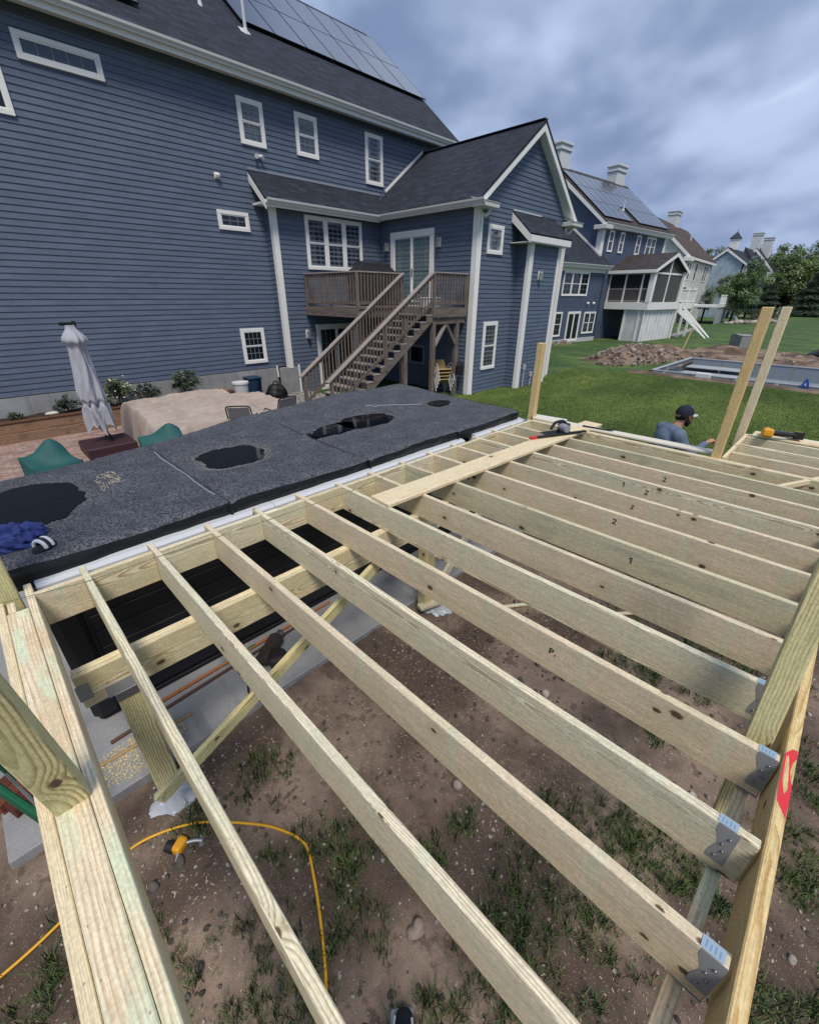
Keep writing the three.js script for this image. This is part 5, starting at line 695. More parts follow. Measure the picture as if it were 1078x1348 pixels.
  const POSTS = [[0, .1], [0, 1.35], [0, 2.6], [0, z1], [L, z1], [L, 2], [L / 2, z1], [L, .1]]; POSTS.forEach(([x, z], i) => mk('porch_post', cb(x - (i === 3 || i === 4 ? .17 : .06), x + (i === 3 || i === 4 ? .17 : .06), fl, i === 6 ? pk - .2 : ev - .1, z - (i === 3 || i === 4 ? .17 : .06), z + (i === 3 || i === 4 ? .17 : .06), .006), TRIM, p));
  mk('tie_beam', cb(0, L, ev - .3, ev - .18, z1 - .05, z1 + .05, .004), TRIM, p); mk('tie_beam', cb(-.05, .05, ev - .3, ev - .18, .05, z1, .004), TRIM, p);
  const SCREEN = new THREE.MeshPhysicalMaterial({ color: 0x20242a, roughness: .9, transmission: .55, thickness: 0, side: THREE.DoubleSide });
  mk('screen', slab([[-.01, fl, .1], [-.01, fl, z1], [-.01, ev - .2, z1], [-.01, ev - .2, .1]], .004), SCREEN, p); mk('screen', slab([[0, fl, z1 + .01], [L, fl, z1 + .01], [L, ev - .2, z1 + .01], [0, ev - .2, z1 + .01]], .004), SCREEN, p); mk('screen', slab([[.1, ev - .18, z1 + .01], [L - .1, ev - .18, z1 + .01], [L / 2, pk - .3, z1 + .01]], .004), SCREEN, p);
  mk('porch_rail', mg([cb(-.03, .03, fl + .85, fl + .93, .1, z1, .004), cb(-.03, .03, fl + .06, fl + .12, .1, z1, .004)]), std(0x9a9698, .7), p); { const b = []; for (let z = .2; z < z1; z += .12) b.push(cb(-.015, .015, fl + .12, fl + .85, z - .02, z + .02, 0)); tag(mk('rail_balusters', mg(b), std(0x7d7476, .8), p), null, null, null, 'stuff'); }
  mk('porch_back_wall', sideUV(slab([[0, fl, .08], [L, fl, .08], [L, ev, .08], [0, ev, .08]], .05)), BLUE2, p); winG(p, 'z', .085, .9, 1.9, 3.3, 4.5, { sashes: [.5, .5], cols: 2, rows: 2 }); winG(p, 'z', .085, 2.9, 4.6, 2.72, 4.6, { name: 'porch_door', units: 2, cols: 1, rows: 1, trim: .2 });
  // panelled skirt under the porch
  const SK = sidingMat([208, 212, 216], 213); mk('skirt_panel', sideUV(slab([[.02, 0, 1.7], [.02, 0, z1 - .1], [.02, fl - .5, z1 - .1], [.02, fl - .5, 1.7]], .06)), SK, p); mk('skirt_panel', sideUV(slab([[.0, 0, z1 - .08], [L, 0, z1 - .08], [L, fl - .5, z1 - .08], [.0, fl - .5, z1 - .08]], .06)), SK, p);
  for (let k = 0; k <= 8; k++) mk('skirt_batten', cb(k * L / 8 - .07, k * L / 8 + .07, 0, fl - .51, z1 - .08, z1 - .045, .004), TRIM, p); for (const z of [1.75, 2.85]) mk('skirt_batten', cb(-.02, .02, 0, fl - .51, z - .07, z + .07, .004), TRIM, p);
  // open deck beyond the porch with white railing and stairs
  mk('open_deck', cb(L + .2, L + 3.4, fl - .5, fl - .1, .1, 3.4, .01), TRIM, p); { const b = []; for (let x = L + .3; x < L + 3.4; x += .14) b.push(cb(x - .03, x + .03, fl, fl + .86, 3.3, 3.36, 0)); mk('white_railing', mg([...b, cb(L + .2, L + 3.4, fl + .86, fl + .94, 3.26, 3.4, .004), cb(L + .2, L + 3.4, fl + .0, fl + .06, 3.28, 3.38, .004)]), TRIM, p).userData.kind = 'stuff'; }
  for (const x of [L + .25, L + 1.8, L + 3.3]) mk('railing_post', cb(x - .08, x + .08, 0, fl + 1.05, 3.24, 3.4, .006), TRIM, p);
  mk('stair_side', slab([[L + .3, fl - .3, 3.5], [L + .3, fl - .75, 3.5], [L + 2.6, 0, 5.2], [L + 2.9, 0, 5.2]], .06), TRIM, p); mk('stair_side', slab([[L + 1.6, fl - .3, 3.4], [L + 1.6, fl - .75, 3.4], [L + 3.7, 0, 5.1], [L + 4.0, 0, 5.1]], .06), TRIM, p);
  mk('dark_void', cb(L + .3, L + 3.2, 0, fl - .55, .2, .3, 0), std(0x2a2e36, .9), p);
  mk('grill_lid', cb(L + 1.6, L + 2.6, fl - .1, fl + 1.05, 2.2, 2.8, .1), BLACKMETAL, p);
  // rubble beside the patio door
  { const Rr = rng(1201); for (let k = 0; k < 7; k++) { const s = Rr(.12, .24); mk('rubble_block', rough(new THREE.BoxGeometry(s * 1.8, s, s, 3, 3, 3), .03, 5, k), std([0x9b8d7d, 0x82766a, 0xb3a898][k % 3], .95), h, [-5.6 + k * .32, s * .5 + (k % 3 === 1 ? .12 : 0), 1.0 + Rr(-.3, .3)], [0, Rr(0, 3), 0]); } }
}
{ // white house with a brown roof
  const h = T('neighbour_house', 'white house with a plain brown roof beyond the screened porch', 'house', [66, 0, -18.3], 3.7 * Math.PI / 180), W = 17, D = 9, E = 7.5, R = 11.8;
  mk('wall', sideUV(slab([[0, 0, 0], [W, 0, 0], [W, E, 0], [0, E, 0]], .2)), WHITE2, h); mk('gable_wall', sideUV(slab([[0, 0, -D], [0, 0, 0], [0, E, 0], [0, R - .3, -D / 2], [0, E, -D]], .2)), WHITE2, h); mk('gable_wall', sideUV(slab([[W, 0, 0], [W, 0, -D], [W, E, -D], [W, R - .3, -D / 2], [W, E, 0]], .2)), WHITE2, h);
  mk('roof', slab([[-.4, E, .4], [W + .4, E, .4], [W + .4, R, -D / 2], [-.4, R, -D / 2]], .1), SHINGLETAN, h); mk('roof', slab([[W + .4, E, -D - .4], [-.4, E, -D - .4], [-.4, R, -D / 2 - .003], [W + .4, R, -D / 2 - .003]], .1), SHINGLETAN, h);
  mk('rake_board', slab([[-.42, E - .45, .42], [-.42, E - .05, .42], [-.42, R - .1, -D / 2], [-.42, R - .55, -D / 2]], .04), TRIM, h); mk('fascia', cb(-.4, W + .4, E - .35, E - .08, .4, .44, .004), TRIM, h); mk('eave_return', cb(-.6, 1.1, E - .55, E - .1, -.3, .55, .02), TRIM, h);
  for (const [a, b] of [[.9, 3.0], [5.8, 7.0], [11.6, 14.2]]) winG(h, 'z', .01, a, b, 5.0, 7.0, { units: b - a > 2 ? 2 : 1, sashes: [.5, .5], cols: 2, rows: 2, trim: .06, mull: .3 }); winG(h, 'z', .01, 8.6, 10.8, 2.3, 4.1, { units: 2, sashes: [.5, .5], cols: 2, rows: 2, mull: .3 }); winG(h, 'z', .01, 1.4, 3.6, 2.3, 4.3, { units: 2, sashes: [1], cols: 2, rows: 3 });
  chimney(h, 9.3, -D / 2 - .3, 10.8, 13.4, 1.9, 1.2); ventPipe(h, [11.5, 9.9, -2.6], .8, .12);
  mk('lower_deck', cb(2, 11, 1.9, 2.2, .3, 4.5, .02), TRIM, h); { const b = []; for (let x = 2; x < 11.05; x += .3) b.push(cb(x - .05, x + .05, 2.2, 3.2, 4.4, 4.5, 0)); mk('white_railing', mg([...b, cb(2, 11, 3.2, 3.32, 4.36, 4.54, .01), cb(2, 11, 2.2, 2.3, 4.38, 4.52, .01)]), TRIM, h).userData.kind = 'stuff'; } mk('deck_skirt', sideUV(slab([[2, 0, 4.4], [9, 0, 4.4], [9, 1.9, 4.4], [2, 1.9, 4.4]], .05)), sidingMat([150, 154, 160], 219), h); mk('stair_side', slab([[9.4, 2.2, 4.6], [9.4, 1.4, 4.6], [11.0, 0, 5.8], [11.5, 0, 5.8]], .12), TRIM, h); mk('stair_side', slab([[11.0, 2.2, 4.6], [11.0, 1.4, 4.6], [12.6, 0, 5.8], [13.1, 0, 5.8]], .12), TRIM, h);
}
{ // far houses
  const h = T('neighbour_house', 'pale blue house with a steep gable end and small cupola', 'house', [92, 0, -21.9]); const Wd = 4.7;
  // gable faces -x ; z runs 0..Wd towards the camera
  mk('gable_wall', sideUV(slab([[0, 0, 0], [0, 0, Wd], [0, 8.0, Wd], [0, 9.9, Wd / 2 - .4], [0, 8.2, 0]], .2)), PALEBLUE, h); mk('wall', sideUV(slab([[0, 0, Wd], [14, 0, Wd], [14, 8, Wd], [0, 8, Wd]], .2)), WHITE2, h); mk('wall', sideUV(slab([[14, 0, 0], [0, 0, 0], [0, 8, 0], [14, 8, 0]], .2)), WHITE2, h);
  mk('roof', slab([[-.3, 7.8, Wd + .4], [14, 7.8, Wd + .4], [14, 10.15, Wd / 2 - .4], [-.3, 10.15, Wd / 2 - .4]], .12), SHINGLE, h); mk('roof', slab([[14, 8.0, -.5], [-.3, 8.0, -.5], [-.3, 10.15, Wd / 2 - .402], [14, 10.15, Wd / 2 - .402]], .12), SHINGLE, h);
  mk('rake_board', slab([[-.32, 7.45, Wd + .45], [-.32, 7.75, Wd + .45], [-.32, 10.0, Wd / 2 - .4], [-.32, 9.6, Wd / 2 - .4]], .08), TRIM, h); mk('rake_board', slab([[-.32, 9.6, Wd / 2 - .4], [-.32, 10.0, Wd / 2 - .4], [-.32, 8.0, -.5], [-.32, 7.65, -.5]], .08), TRIM, h);
  mk('lamp', new THREE.SphereGeometry(.22, 12, 8).translate(-.15, 3.9, 3.1), std(0x1c2026, .6), h);
  const c = sub('cupola', h, [3, 0, Wd / 2 - .4]); mk('cupola_body', cb(-.6, .6, 9.9, 11.5, -.6, .6, .03), TRIM, c); mk('cupola_roof', new THREE.ConeGeometry(1.1, 1.0, 4).rotateY(Math.PI / 4).translate(0, 12.0, 0), std(0x2a2f3a, .8), c); mk('finial', cylG([0, 12.4, 0], [0, 12.9, 0], .05, .02, 8), STEEL, c);
  mk('rear_gable', sideUV(slab([[8, 0, Wd - 2], [8, 0, Wd + .3], [8, 7.6, Wd + .3], [8, 10.3, Wd - 2.0], [8, 9, Wd - 2.9]], .2)), WHITE2, h); mk('roof', slab([[7.7, 7.5, Wd + .5], [14, 7.5, Wd + .5], [14, 10.6, Wd - 2.0], [7.7, 10.6, Wd - 2.0]], .12), SHINGLE, h); mk('rake_board', slab([[7.66, 7.2, Wd + .55], [7.66, 7.45, Wd + .55], [7.66, 10.5, Wd - 2.0], [7.66, 10.15, Wd - 2.0]], .08), std(0x2b303c, .7), h);
  const k = T('neighbour_house', 'farthest blue house with white chimneys showing above the trees', 'house', [116, 0, -24.0]);
  mk('gable_wall', sideUV(slab([[0, 0, 0], [0, 0, 7], [0, 7.6, 7], [0, 11.3, 3.6], [0, 7.6, .2]], .2)), BLUE5, k); mk('wall', sideUV(slab([[0, 0, 7], [10, 0, 7], [10, 7.6, 7], [0, 7.6, 7]], .2)), BLUE5, k);
  mk('roof', slab([[-.3, 7.5, 7.4], [10, 7.5, 7.4], [10, 11.6, 3.6], [-.3, 11.6, 3.6]], .12), SHINGLE, k); mk('roof', slab([[10, 7.5, -.2], [-.3, 7.5, -.2], [-.3, 11.6, 3.598], [10, 11.6, 3.598]], .12), SHINGLE, k);
  mk('rake_board', slab([[-.34, 7.0, 7.5], [-.34, 7.5, 7.5], [-.34, 11.5, 3.6], [-.34, 11.0, 3.6]], .1), TRIM, k); mk('rake_board', slab([[-.34, 11.0, 3.6], [-.34, 11.5, 3.6], [-.34, 7.5, -.3], [-.34, 7.0, -.3]], .1), TRIM, k); mk('eave_return', cb(-.5, .8, 6.8, 7.4, 6.6, 7.6, .04), TRIM, k);
  chimney(k, 1.2, 3.0, 10, 14.2, 1.5, 1.5); chimney(k, 4.5, 4.4, 10, 13.6, 1.5, 1.5);
}
// ================================================================ trees
function treeG(name, label, group, seed, h, r, o = {}) {
  const t = T(name, label, 'tree', [0, 0, 0], 0, group), R = rng(seed), tr = [], ch = h * (o.base ?? .22);
  tr.push(tubeG([[0, -.1, 0], [R(-.05, .05) * h, h * .35, R(-.03, .03) * h], [0, h * .72, 0]], .022 * h, 14, 7)); const nl = o.limbs ?? 9; for (let k = 0; k < nl; k++) { const a = R(0, 6.28), y0 = h * R(.2, .6), q = r * R(.45, .85); tr.push(tubeG([[0, y0, 0], [Math.cos(a) * q * .5, y0 + h * .1, Math.sin(a) * q * .5], [Math.cos(a) * q, y0 + h * R(.16, .26), Math.sin(a) * q]], .007 * h, 8, 5)); }
  mk('trunk', mg(tr), BARK, t);
  const c = leafCloud(seed + 1, o.n || 5000, r, (h - ch) / 2, r, o.ls || .3, { clumps: 60, cr: .26, floor: -99, ...o }); c.translate(0, ch, 0); mk('crown', c, LEAF, t); return t;
}
function coniferG(name, label, group, seed, h, r, o = {}) {
  const t = T(name, label, 'tree', [0, 0, 0], 0, group), R = rng(seed), pos = [], nor = [], col = []; mk('trunk', cylG([0, -.1, 0], [0, h * .97, 0], .02 * h, .004 * h, 8), BARK, t);
  const n = o.n || 3600; for (let k = 0; k < n; k++) { const u = Math.pow(R(), .7), y = h * mix(.06, 1, 1 - u * .94), lay = .75 + .25 * Math.sin(y / h * 42 + R(-.4, .4)), rr = r * Math.pow(u, .85) * lay * R(.35, 1), a = R(0, 6.283), p = V(Math.cos(a) * rr, y - rr * .25, Math.sin(a) * rr), d = V(Math.cos(a + R(-.5, .5)), -.25 + R(-.3, .25), Math.sin(a + R(-.5, .5))).normalize(), s = d.clone().cross(V(0, 1, 0)).normalize(), L = (o.ls || .3) * R(.6, 1.3), w = L * .3; const A = p.clone().addScaledVector(s, w / 2), B = p.clone().addScaledVector(s, -w / 2), C = p.clone().addScaledVector(d, L), g = R(.6, 1.3), cc = lerp3(o.c0 || [.012, .032, .018], o.c1 || [.03, .065, .03], R()).map(e => e * g); const N = B.clone().sub(A).cross(C.clone().sub(A)).normalize(), fl = N.y < 0; if (fl) N.negate(); N.x += Math.cos(a) * .35; N.z += Math.sin(a) * .35; N.normalize(); for (const P of fl ? [A, C, B] : [A, B, C]) { pos.push(P.x, P.y, P.z); nor.push(N.x, N.y, N.z); col.push(...cc); } }
  const g = new THREE.BufferGeometry(); g.setAttribute('position', new THREE.Float32BufferAttribute(pos, 3)); g.setAttribute('normal', new THREE.Float32BufferAttribute(nor, 3)); g.setAttribute('color', new THREE.Float32BufferAttribute(col, 3)); g.setAttribute('uv', new THREE.Float32BufferAttribute(new Float32Array(pos.length / 3 * 2), 2)); mk('crown', g, LEAF, t); return t;
}
{
  const A = treeG('maple_tree', 'bright green bushy tree standing in front of the pale blue gable', null, 1301, 7.0, 2.7, { n: 15000, ls: .34, base: .06, clumps: 90, cr: .3, c0: [.08, .17, .04], c1: [.2, .32, .09] }); A.position.set(75, 0, -13.6);
  const B = treeG('young_tree', 'slim young tree between the white house and the bushy maple', null, 1311, 5.2, 1.1, { n: 2200, ls: .24, base: .1, c0: [.07, .14, .04], c1: [.17, .26, .08] }); B.position.set(72, 0, -16.3);
  const C = coniferG('dark_conifer', 'dark upright conifer right of the bushy maple tree', null, 1321, 8.2, 2.4, { n: 11000, ls: .42, c0: [.035, .08, .035], c1: [.085, .17, .065] }); C.position.set(90, 0, -14.6);
  const C2 = dup(C, [96, 0, -16.6], 1.2, 'dark conifer behind the upright one, half hidden by the maple'); C2.scale.setScalar(1.02);
  const C3 = dup(C, [92, 0, -12.4], 2.2, 'reddish low conifer base beside the white garden chair'); C3.scale.set(.95, .62, .95);
  const Pn = coniferG('pine_tree', 'open pine crown showing above the brown roof', null, 1331, 17, 4.2, { n: 2600, ls: .9, c0: [.02, .04, .025], c1: [.05, .08, .045] }); Pn.position.set(140, 0, -40);
  const D = [treeG('wood_tree', 'tall full green tree in the wood edge behind the far lawn', 'trees of the wood edge behind the far lawn', 1341, 12.5, 4.6, { n: 15000, ls: .6, base: -.04, clumps: 110, cr: .25, c0: [.10, .18, .045], c1: [.23, .34, .09] }), treeG('wood_tree', 'tall full green tree in the wood edge behind the far lawn', 'trees of the wood edge behind the far lawn', 1351, 12, 4.4, { n: 15000, ls: .6, base: -.04, clumps: 110, cr: .25, c0: [.08, .15, .045], c1: [.19, .29, .085] }), coniferG('wood_tree', 'dark shaggy conifer in the lower front of the wood edge', 'dark conifers of the wood edge', 1361, 7, 3.2, { n: 9000, ls: .6, c0: [.035, .08, .042], c1: [.08, .16, .07] })];
  const R = rng(1371), S = []; for (let k = 0; k < 13; k++) S.push([0, 118 + R(-4, 8), -20 + k * 3.6 + R(-1, 1), R(.9, 1.08)]); for (let k = 0; k < 14; k++) S.push([1, 128 + R(-4, 8), -28 + k * 4.2 + R(-1, 1), R(.95, 1.12)]); for (let k = 0; k < 6; k++) S.push([2, 108 + R(-3, 3), -8.5 + k * 5.2 + R(-.8, .8), R(.8, 1.1)]);
  for (let k = 0; k < 12; k++) S.push([k % 2, 165 + R(-6, 14), -52 + k * 5 + R(-2, 2), R(.85, 1.02)]);
  const first = [1, 1, 1]; for (const [k, x, z, s] of S) { const q = first[k] ? (first[k] = 0, D[k].position.set(x, 0, z), D[k]) : dup(D[k], [x, 0, z], R(0, 6.28)); q.scale.set(s, s * R(.9, 1.1), s); }
  for (const [x, z, s, l] of [[78, -11.4, 1, 'low clipped bush at the left end of the far stone border'], [80, -9.6, 1.25, 'broad low bush at the right end of the far stone border'], [62, -15.6, .8, 'small dark bush below the far white railing']]) { const t = T('garden_bush', l, 'bush', [x, 0, z]); mk('foliage', leafCloud(1400 + x, 1500, 1.5 * s, .62 * s, 1.3 * s, .2, { c0: [.025, .055, .02], c1: [.07, .12, .035] }), LEAF, t); mk('stem', mg([cylG([0, 0, 0], [.2, .7, 0], .04, .02, 6), cylG([0, 0, 0], [-.3, .6, .1], .04, .02, 6)]), BARK, t); }
  { const rw = T('stone_border', 'low border of pale stones around the far garden bed', 'stone border', [0, 0, 0]); for (let k = 0; k < 14; k++) { const s = R(.25, .5); mk('border_stone', rough(new THREE.IcosahedronGeometry(s, 2).scale(1.2, .7, 1), s * .25, 3, k), std([0x9a9590, 0xb0aaa2, 0x7f7a75][k % 3], .95), rw, [70 + k * .75 + R(-.3, .3), s * .35, -13.1 + k * .28 + R(-.3, .3)]); } }
  { const w = T('garden_chair', 'small white slatted chair at the foot of the wood edge', 'chair', [97, 0, -12.2], -.9); w.scale.setScalar(1.5); for (let k = 0; k < 5; k++) mk('back_slat', barG([-.28 + k * .14, .35, -.2], [-.28 + k * .14, 1.05, -.5], .11, .02, .004), TRIM, w); for (let k = 0; k < 4; k++) mk('seat_slat', cb(-.32, .32, .36, .385, -.15 + k * .13, -.04 + k * .13, .004), TRIM, w); for (const s of [-1, 1]) mk('arm', cb(s * .36 - .06, s * .36 + .06, .58, .605, -.25, .4, .006), TRIM, w), mk('leg', cb(s * .36 - .03, s * .36 + .03, 0, .58, .32, .38, .006), TRIM, w), mk('leg', cb(s * .36 - .03, s * .36 + .03, 0, .4, -.25, -.19, .006), TRIM, w); }
}
// ================================================================ pool under construction, spoil heaps
{
  const p = T('pool_shell', 'rectangular grey steel panel pool shell under construction in the lawn', 'pool'), { x0, x1, z0, z1 } = POOL, PM = std(0x808b95, .7), RIM = std(0x9da4a8, .6), ty = .14, by = -.55;
  const wall = (a, b, n) => { for (let k = 0; k < n; k++) { const u = k / n, v = (k + 1) / n - .004, q = (t, y) => [mix(a[0], b[0], t), y, mix(a[1], b[1], t)]; mk('wall_panel', slab([q(u, by), q(v, by), q(v, ty - .05), q(u, ty - .05)], .04), PM, p); } };
  wall([x0, z1], [x0, z0], 9); wall([x0, z0], [x1, z0], 4); wall([x1, z0], [x1, z1], 9); wall([x1, z1], [x0, z1], 4);
  mk('coping', cb(x0 - .05, x0 + .03, ty - .05, ty, z0 - .08, z1 + .08, .012), RIM, p); mk('coping', cb(x1 - .03, x1 + .05, ty - .05, ty, z0 - .08, z1 + .08, .012), RIM, p); mk('coping', cb(x0 + .062, x1 - .062, ty - .051, ty - .001, z0 - .08, z0 + .06, .012), RIM, p); mk('coping', cb(x0 + .062, x1 - .062, ty - .051, ty - .001, z1 - .06, z1 + .08, .012), RIM, p);
  mk('floor', cb(x0 - .4, x1 + .2, by - .1, by, z0 - .3, z1 + .4, 0), std(0x7a868f, .9), p); mk('step_tread', cb(x1 - 1.2, x1 - .05, -.25, -.2, z0 + .1, z0 + 2.6, .01), RIM, p); mk('step_tread', cb(x1 - 2.0, x1 - 1.2, -.45, -.4, z0 + .1, z0 + 2.6, .01), RIM, p);
  for (let k = 0; k < 10; k++) { const z = z0 + .5 + k * 1.35; mk('brace', mg([barG([x0 - .05, ty - .06, z], [x0 - .45, -.02, z], .05, .05, .004), cb(x0 - .1, x0 - .05, 0, ty - .06, z - .03, z + .03, .003)]), std(0x7e8a92, .5), p); }
  mk('blue_brace', mg([barG([x0 - .1, .38, -1.0], [x0 - .12, .0, -.86], .05, .07, .006), barG([x0 - .1, .38, -1.0], [x0 - .14, .0, -1.12], .05, .07, .006)]), std(0x2a4fa8, .6), p); mk('skimmer_box', cb(x0 - .3, x0 - .06, -.05, .22, -4.6, -4.05, .02), std(0xc9d3da, .5), p); mk('end_stand', cb(x0 + 1.4, x0 + 1.46, -.4, .2, z0 + .15, z0 + .2, .004), RIM, p);
  // ground lining of the excavation edge
  const mound = (name, X0, X1, Z0, Z1, fn, seed, lab) => { const nx = Math.round((X1 - X0) * 9), nz = Math.round((Z1 - Z0) * 9), g = new THREE.PlaneGeometry(X1 - X0, Z1 - Z0, nx, nz); g.rotateX(-Math.PI / 2); g.translate((X0 + X1) / 2, 0, (Z0 + Z1) / 2); const q = g.attributes.position; for (let i = 0; i < q.count; i++) { const x = q.getX(i), z = q.getZ(i); q.setY(i, fn(x, z)); } g.computeVertexNormals(); uvPlanar(g); return struct(mk(name, g, lab)); };
  const DIRT2 = std(0xffffff, .97, { map: (() => { const t = tex(512, 512, (u, v) => { const n = fbm(u * 7, v * 7, 5, 1501, 7, 7), h = H32(Math.floor(u * 512), Math.floor(v * 512), 3); const c = lerp3([92, 76, 62], [150, 130, 112], sst(.3, .7, n)); const g = .9 + .2 * (h - .5); return c.map(e => e * g); }); t.repeat.set(.25, .25); return t; })() });
  const el = (x, z, a, b, ra, rb) => Math.hypot((x - a) / ra, (z - b) / rb), nz = (x, z, f, a, s) => (fbm(x * f + 50, z * f + 50, 4, s) - .5) * a;
  mound('dirt_mound', 20.5, 36, -12.5, -6.2, (x, z) => { let h = -.12; h = Math.max(h, 0.72 * Math.exp(-(el(x, z, 27.2, -9.0, 3.1, 1.5) ** 2)) - .08, .5 * Math.exp(-(el(x, z, 31.8, -8.8, 2.0, 1.2) ** 2)) - .08, .12 - .22 * el(x, z, 24.5, -8.3, 3.2, 1.5)); h += nz(x, z, 1.1, .42, 1511) * sst(-.12, .1, h) + nz(x, z, 4, .12, 1513); return h - .02; }, 1, DIRT2);
  mound('dirt_mound', 28.35, 34.5, -7.2, 6.5, (x, z) => { const e = Math.min(x - 28.3, 34 - x + nz(z, x, .6, 2.5, 1521)); let h = -.1 + .32 * sst(-.2, 1.2, e) ; h += .35 * Math.exp(-(el(x, z, 32, -5.4, 1.6, 1.2) ** 2)) + .3 * Math.exp(-(el(x, z, 31, .5, 1.5, 2) ** 2)) + nz(x, z, 1.2, .4, 1523) + nz(x, z, 5, .1, 1525); return Math.max(-.2, h); }, 2, DIRT2);
  mound('dirt_mound', 20.9, 22.4, -7.2, 7, (x, z) => { const e = Math.min(x - 21.3 + nz(z, 1, .7, .6, 1531), 22.16 - x); return -.06 + .12 * sst(-.1, .2, e) + nz(x, z, 3, .10, 1533); }, 3, DIRT2);
  { const R = rng(1541), it = []; for (let k = 0; k < 330; k++) { const a = R(0, 6.28), q = Math.sqrt(R()), x = 27.5 + Math.cos(a) * q * 5, z = -8.7 + Math.sin(a) * q * 1.9, s = R(.02, .07) * (R() > .95 ? 1.9 : 1), t = R(.12, .34); it.push({ p: [x, .0 + .7 * Math.exp(-(el(x, z, 27.2, -9.0, 3.1, 1.5) ** 2)), z], r: [R(0, 3), R(0, 3), 0], s: [s * 1.4, s, s], c: [t * 1.06, t * .92, t * .8] }); } for (let k = 0; k < 300; k++) { const x = R(28.8, 33.5), z = R(-6.8, 5), s = R(.02, .09), t = R(.12, .4); it.push({ p: [x, .22, z], r: [R(0, 3), R(0, 3), 0], s: [s * 1.4, s, s], c: [t * 1.08, t * .9, t * .78] }); } inst('dirt_clods', rough(new THREE.IcosahedronGeometry(1, 1), .3, 1.2, 6), std(0xffffff, .97), it, 'brown clods and rubble on the spoil heaps around the pool', 'dirt clods'); }
  tag(mk('marker_stake', barG([32.3, -.1, -7.9], [32.75, 1.35, -7.75], .05, .09, .004), std(0xb3a56a, .8)), 'pale wooden marker stake leaning in the dirt by the pool corner', 'stake');
  tag(mk('stone_block', rough(new THREE.BoxGeometry(1.9, .8, .9, 8, 5, 5), .06, 3, 5), std(0x8a8d90, .95), null, [38.6, .38, -5.9], [0, .5, 0]), 'grey quarried stone block on the lawn behind the pool', 'stone block');
  { const l = T('pipe_coils', 'black corrugated pipe coils heaped at the far side of the pool', 'pipe coils', [32.2, .2, -.9], .4), bm = std(0x17181b, .6); for (let k = 0; k < 3; k++) mk('pipe_coil', xf(new THREE.TorusGeometry(.42, .13, 10, 40), [k * .25, .3 + .05 * k, -.5 + k * .55], [Math.PI / 2 - .4 - k * .2, .3 * k, 0]), bm, l); mk('pipe_end', tubeG([[.3, .3, .6], [.8, .25, 1.2], [1.4, .15, 1.5], [2.2, .1, 1.4]], .12, 30, 10), bm, l); }
  { const m = T('red_mower', 'red ride-on machine with black tyres at the right edge of the lawn', 'mower', [36.5, 0, -.75], .5), rd = std(0x9c2a26, .5); mk('hood', rough(new RoundedBoxGeometry(1.0, .5, .7, 4, .14), .01, 4).translate(.35, .75, 0), rd, m); mk('fender', rough(new RoundedBoxGeometry(.8, .3, 1.0, 4, .12), .01, 4).translate(-.5, .7, 0), rd, m); mk('seat', mg([cb(-.65, -.25, .86, .98, -.25, .25, .04), cb(-.75, -.62, .95, 1.4, -.25, .25, .05)]), BLACKMETAL, m); mk('steering_wheel', xf(new THREE.TorusGeometry(.18, .02, 8, 24), [-.05, 1.15, 0], [1.2, 0, 0]), BLACKMETAL, m); for (const [x, z, r] of [[.6, -.42, .22], [.6, .42, .22], [-.5, -.5, .34], [-.5, .5, .34]]) { const w = sub('wheel', m, [x, r, z]); mk('tyre', new THREE.TorusGeometry(r * .7, r * .3, 12, 28), std(0x15161a, .9), w); mk('hub', cylG([0, 0, -.06], [0, 0, .06], r * .45, r * .45, 16), std(0xb9bcbd, .5), w); } }
  { const s = new THREE.Shape([[44.5, 11.7], [58, 13.2], [58, 13.9], [44.5, 12.5]].map(a => new THREE.Vector2(a[0], a[1]))); const g = new THREE.ShapeGeometry(s); g.rotateX(-Math.PI / 2); g.translate(0, .008, 0); uvPlanar(g); struct(mk('garden_path', g, std(0x8d8f8c, .9))); }
}
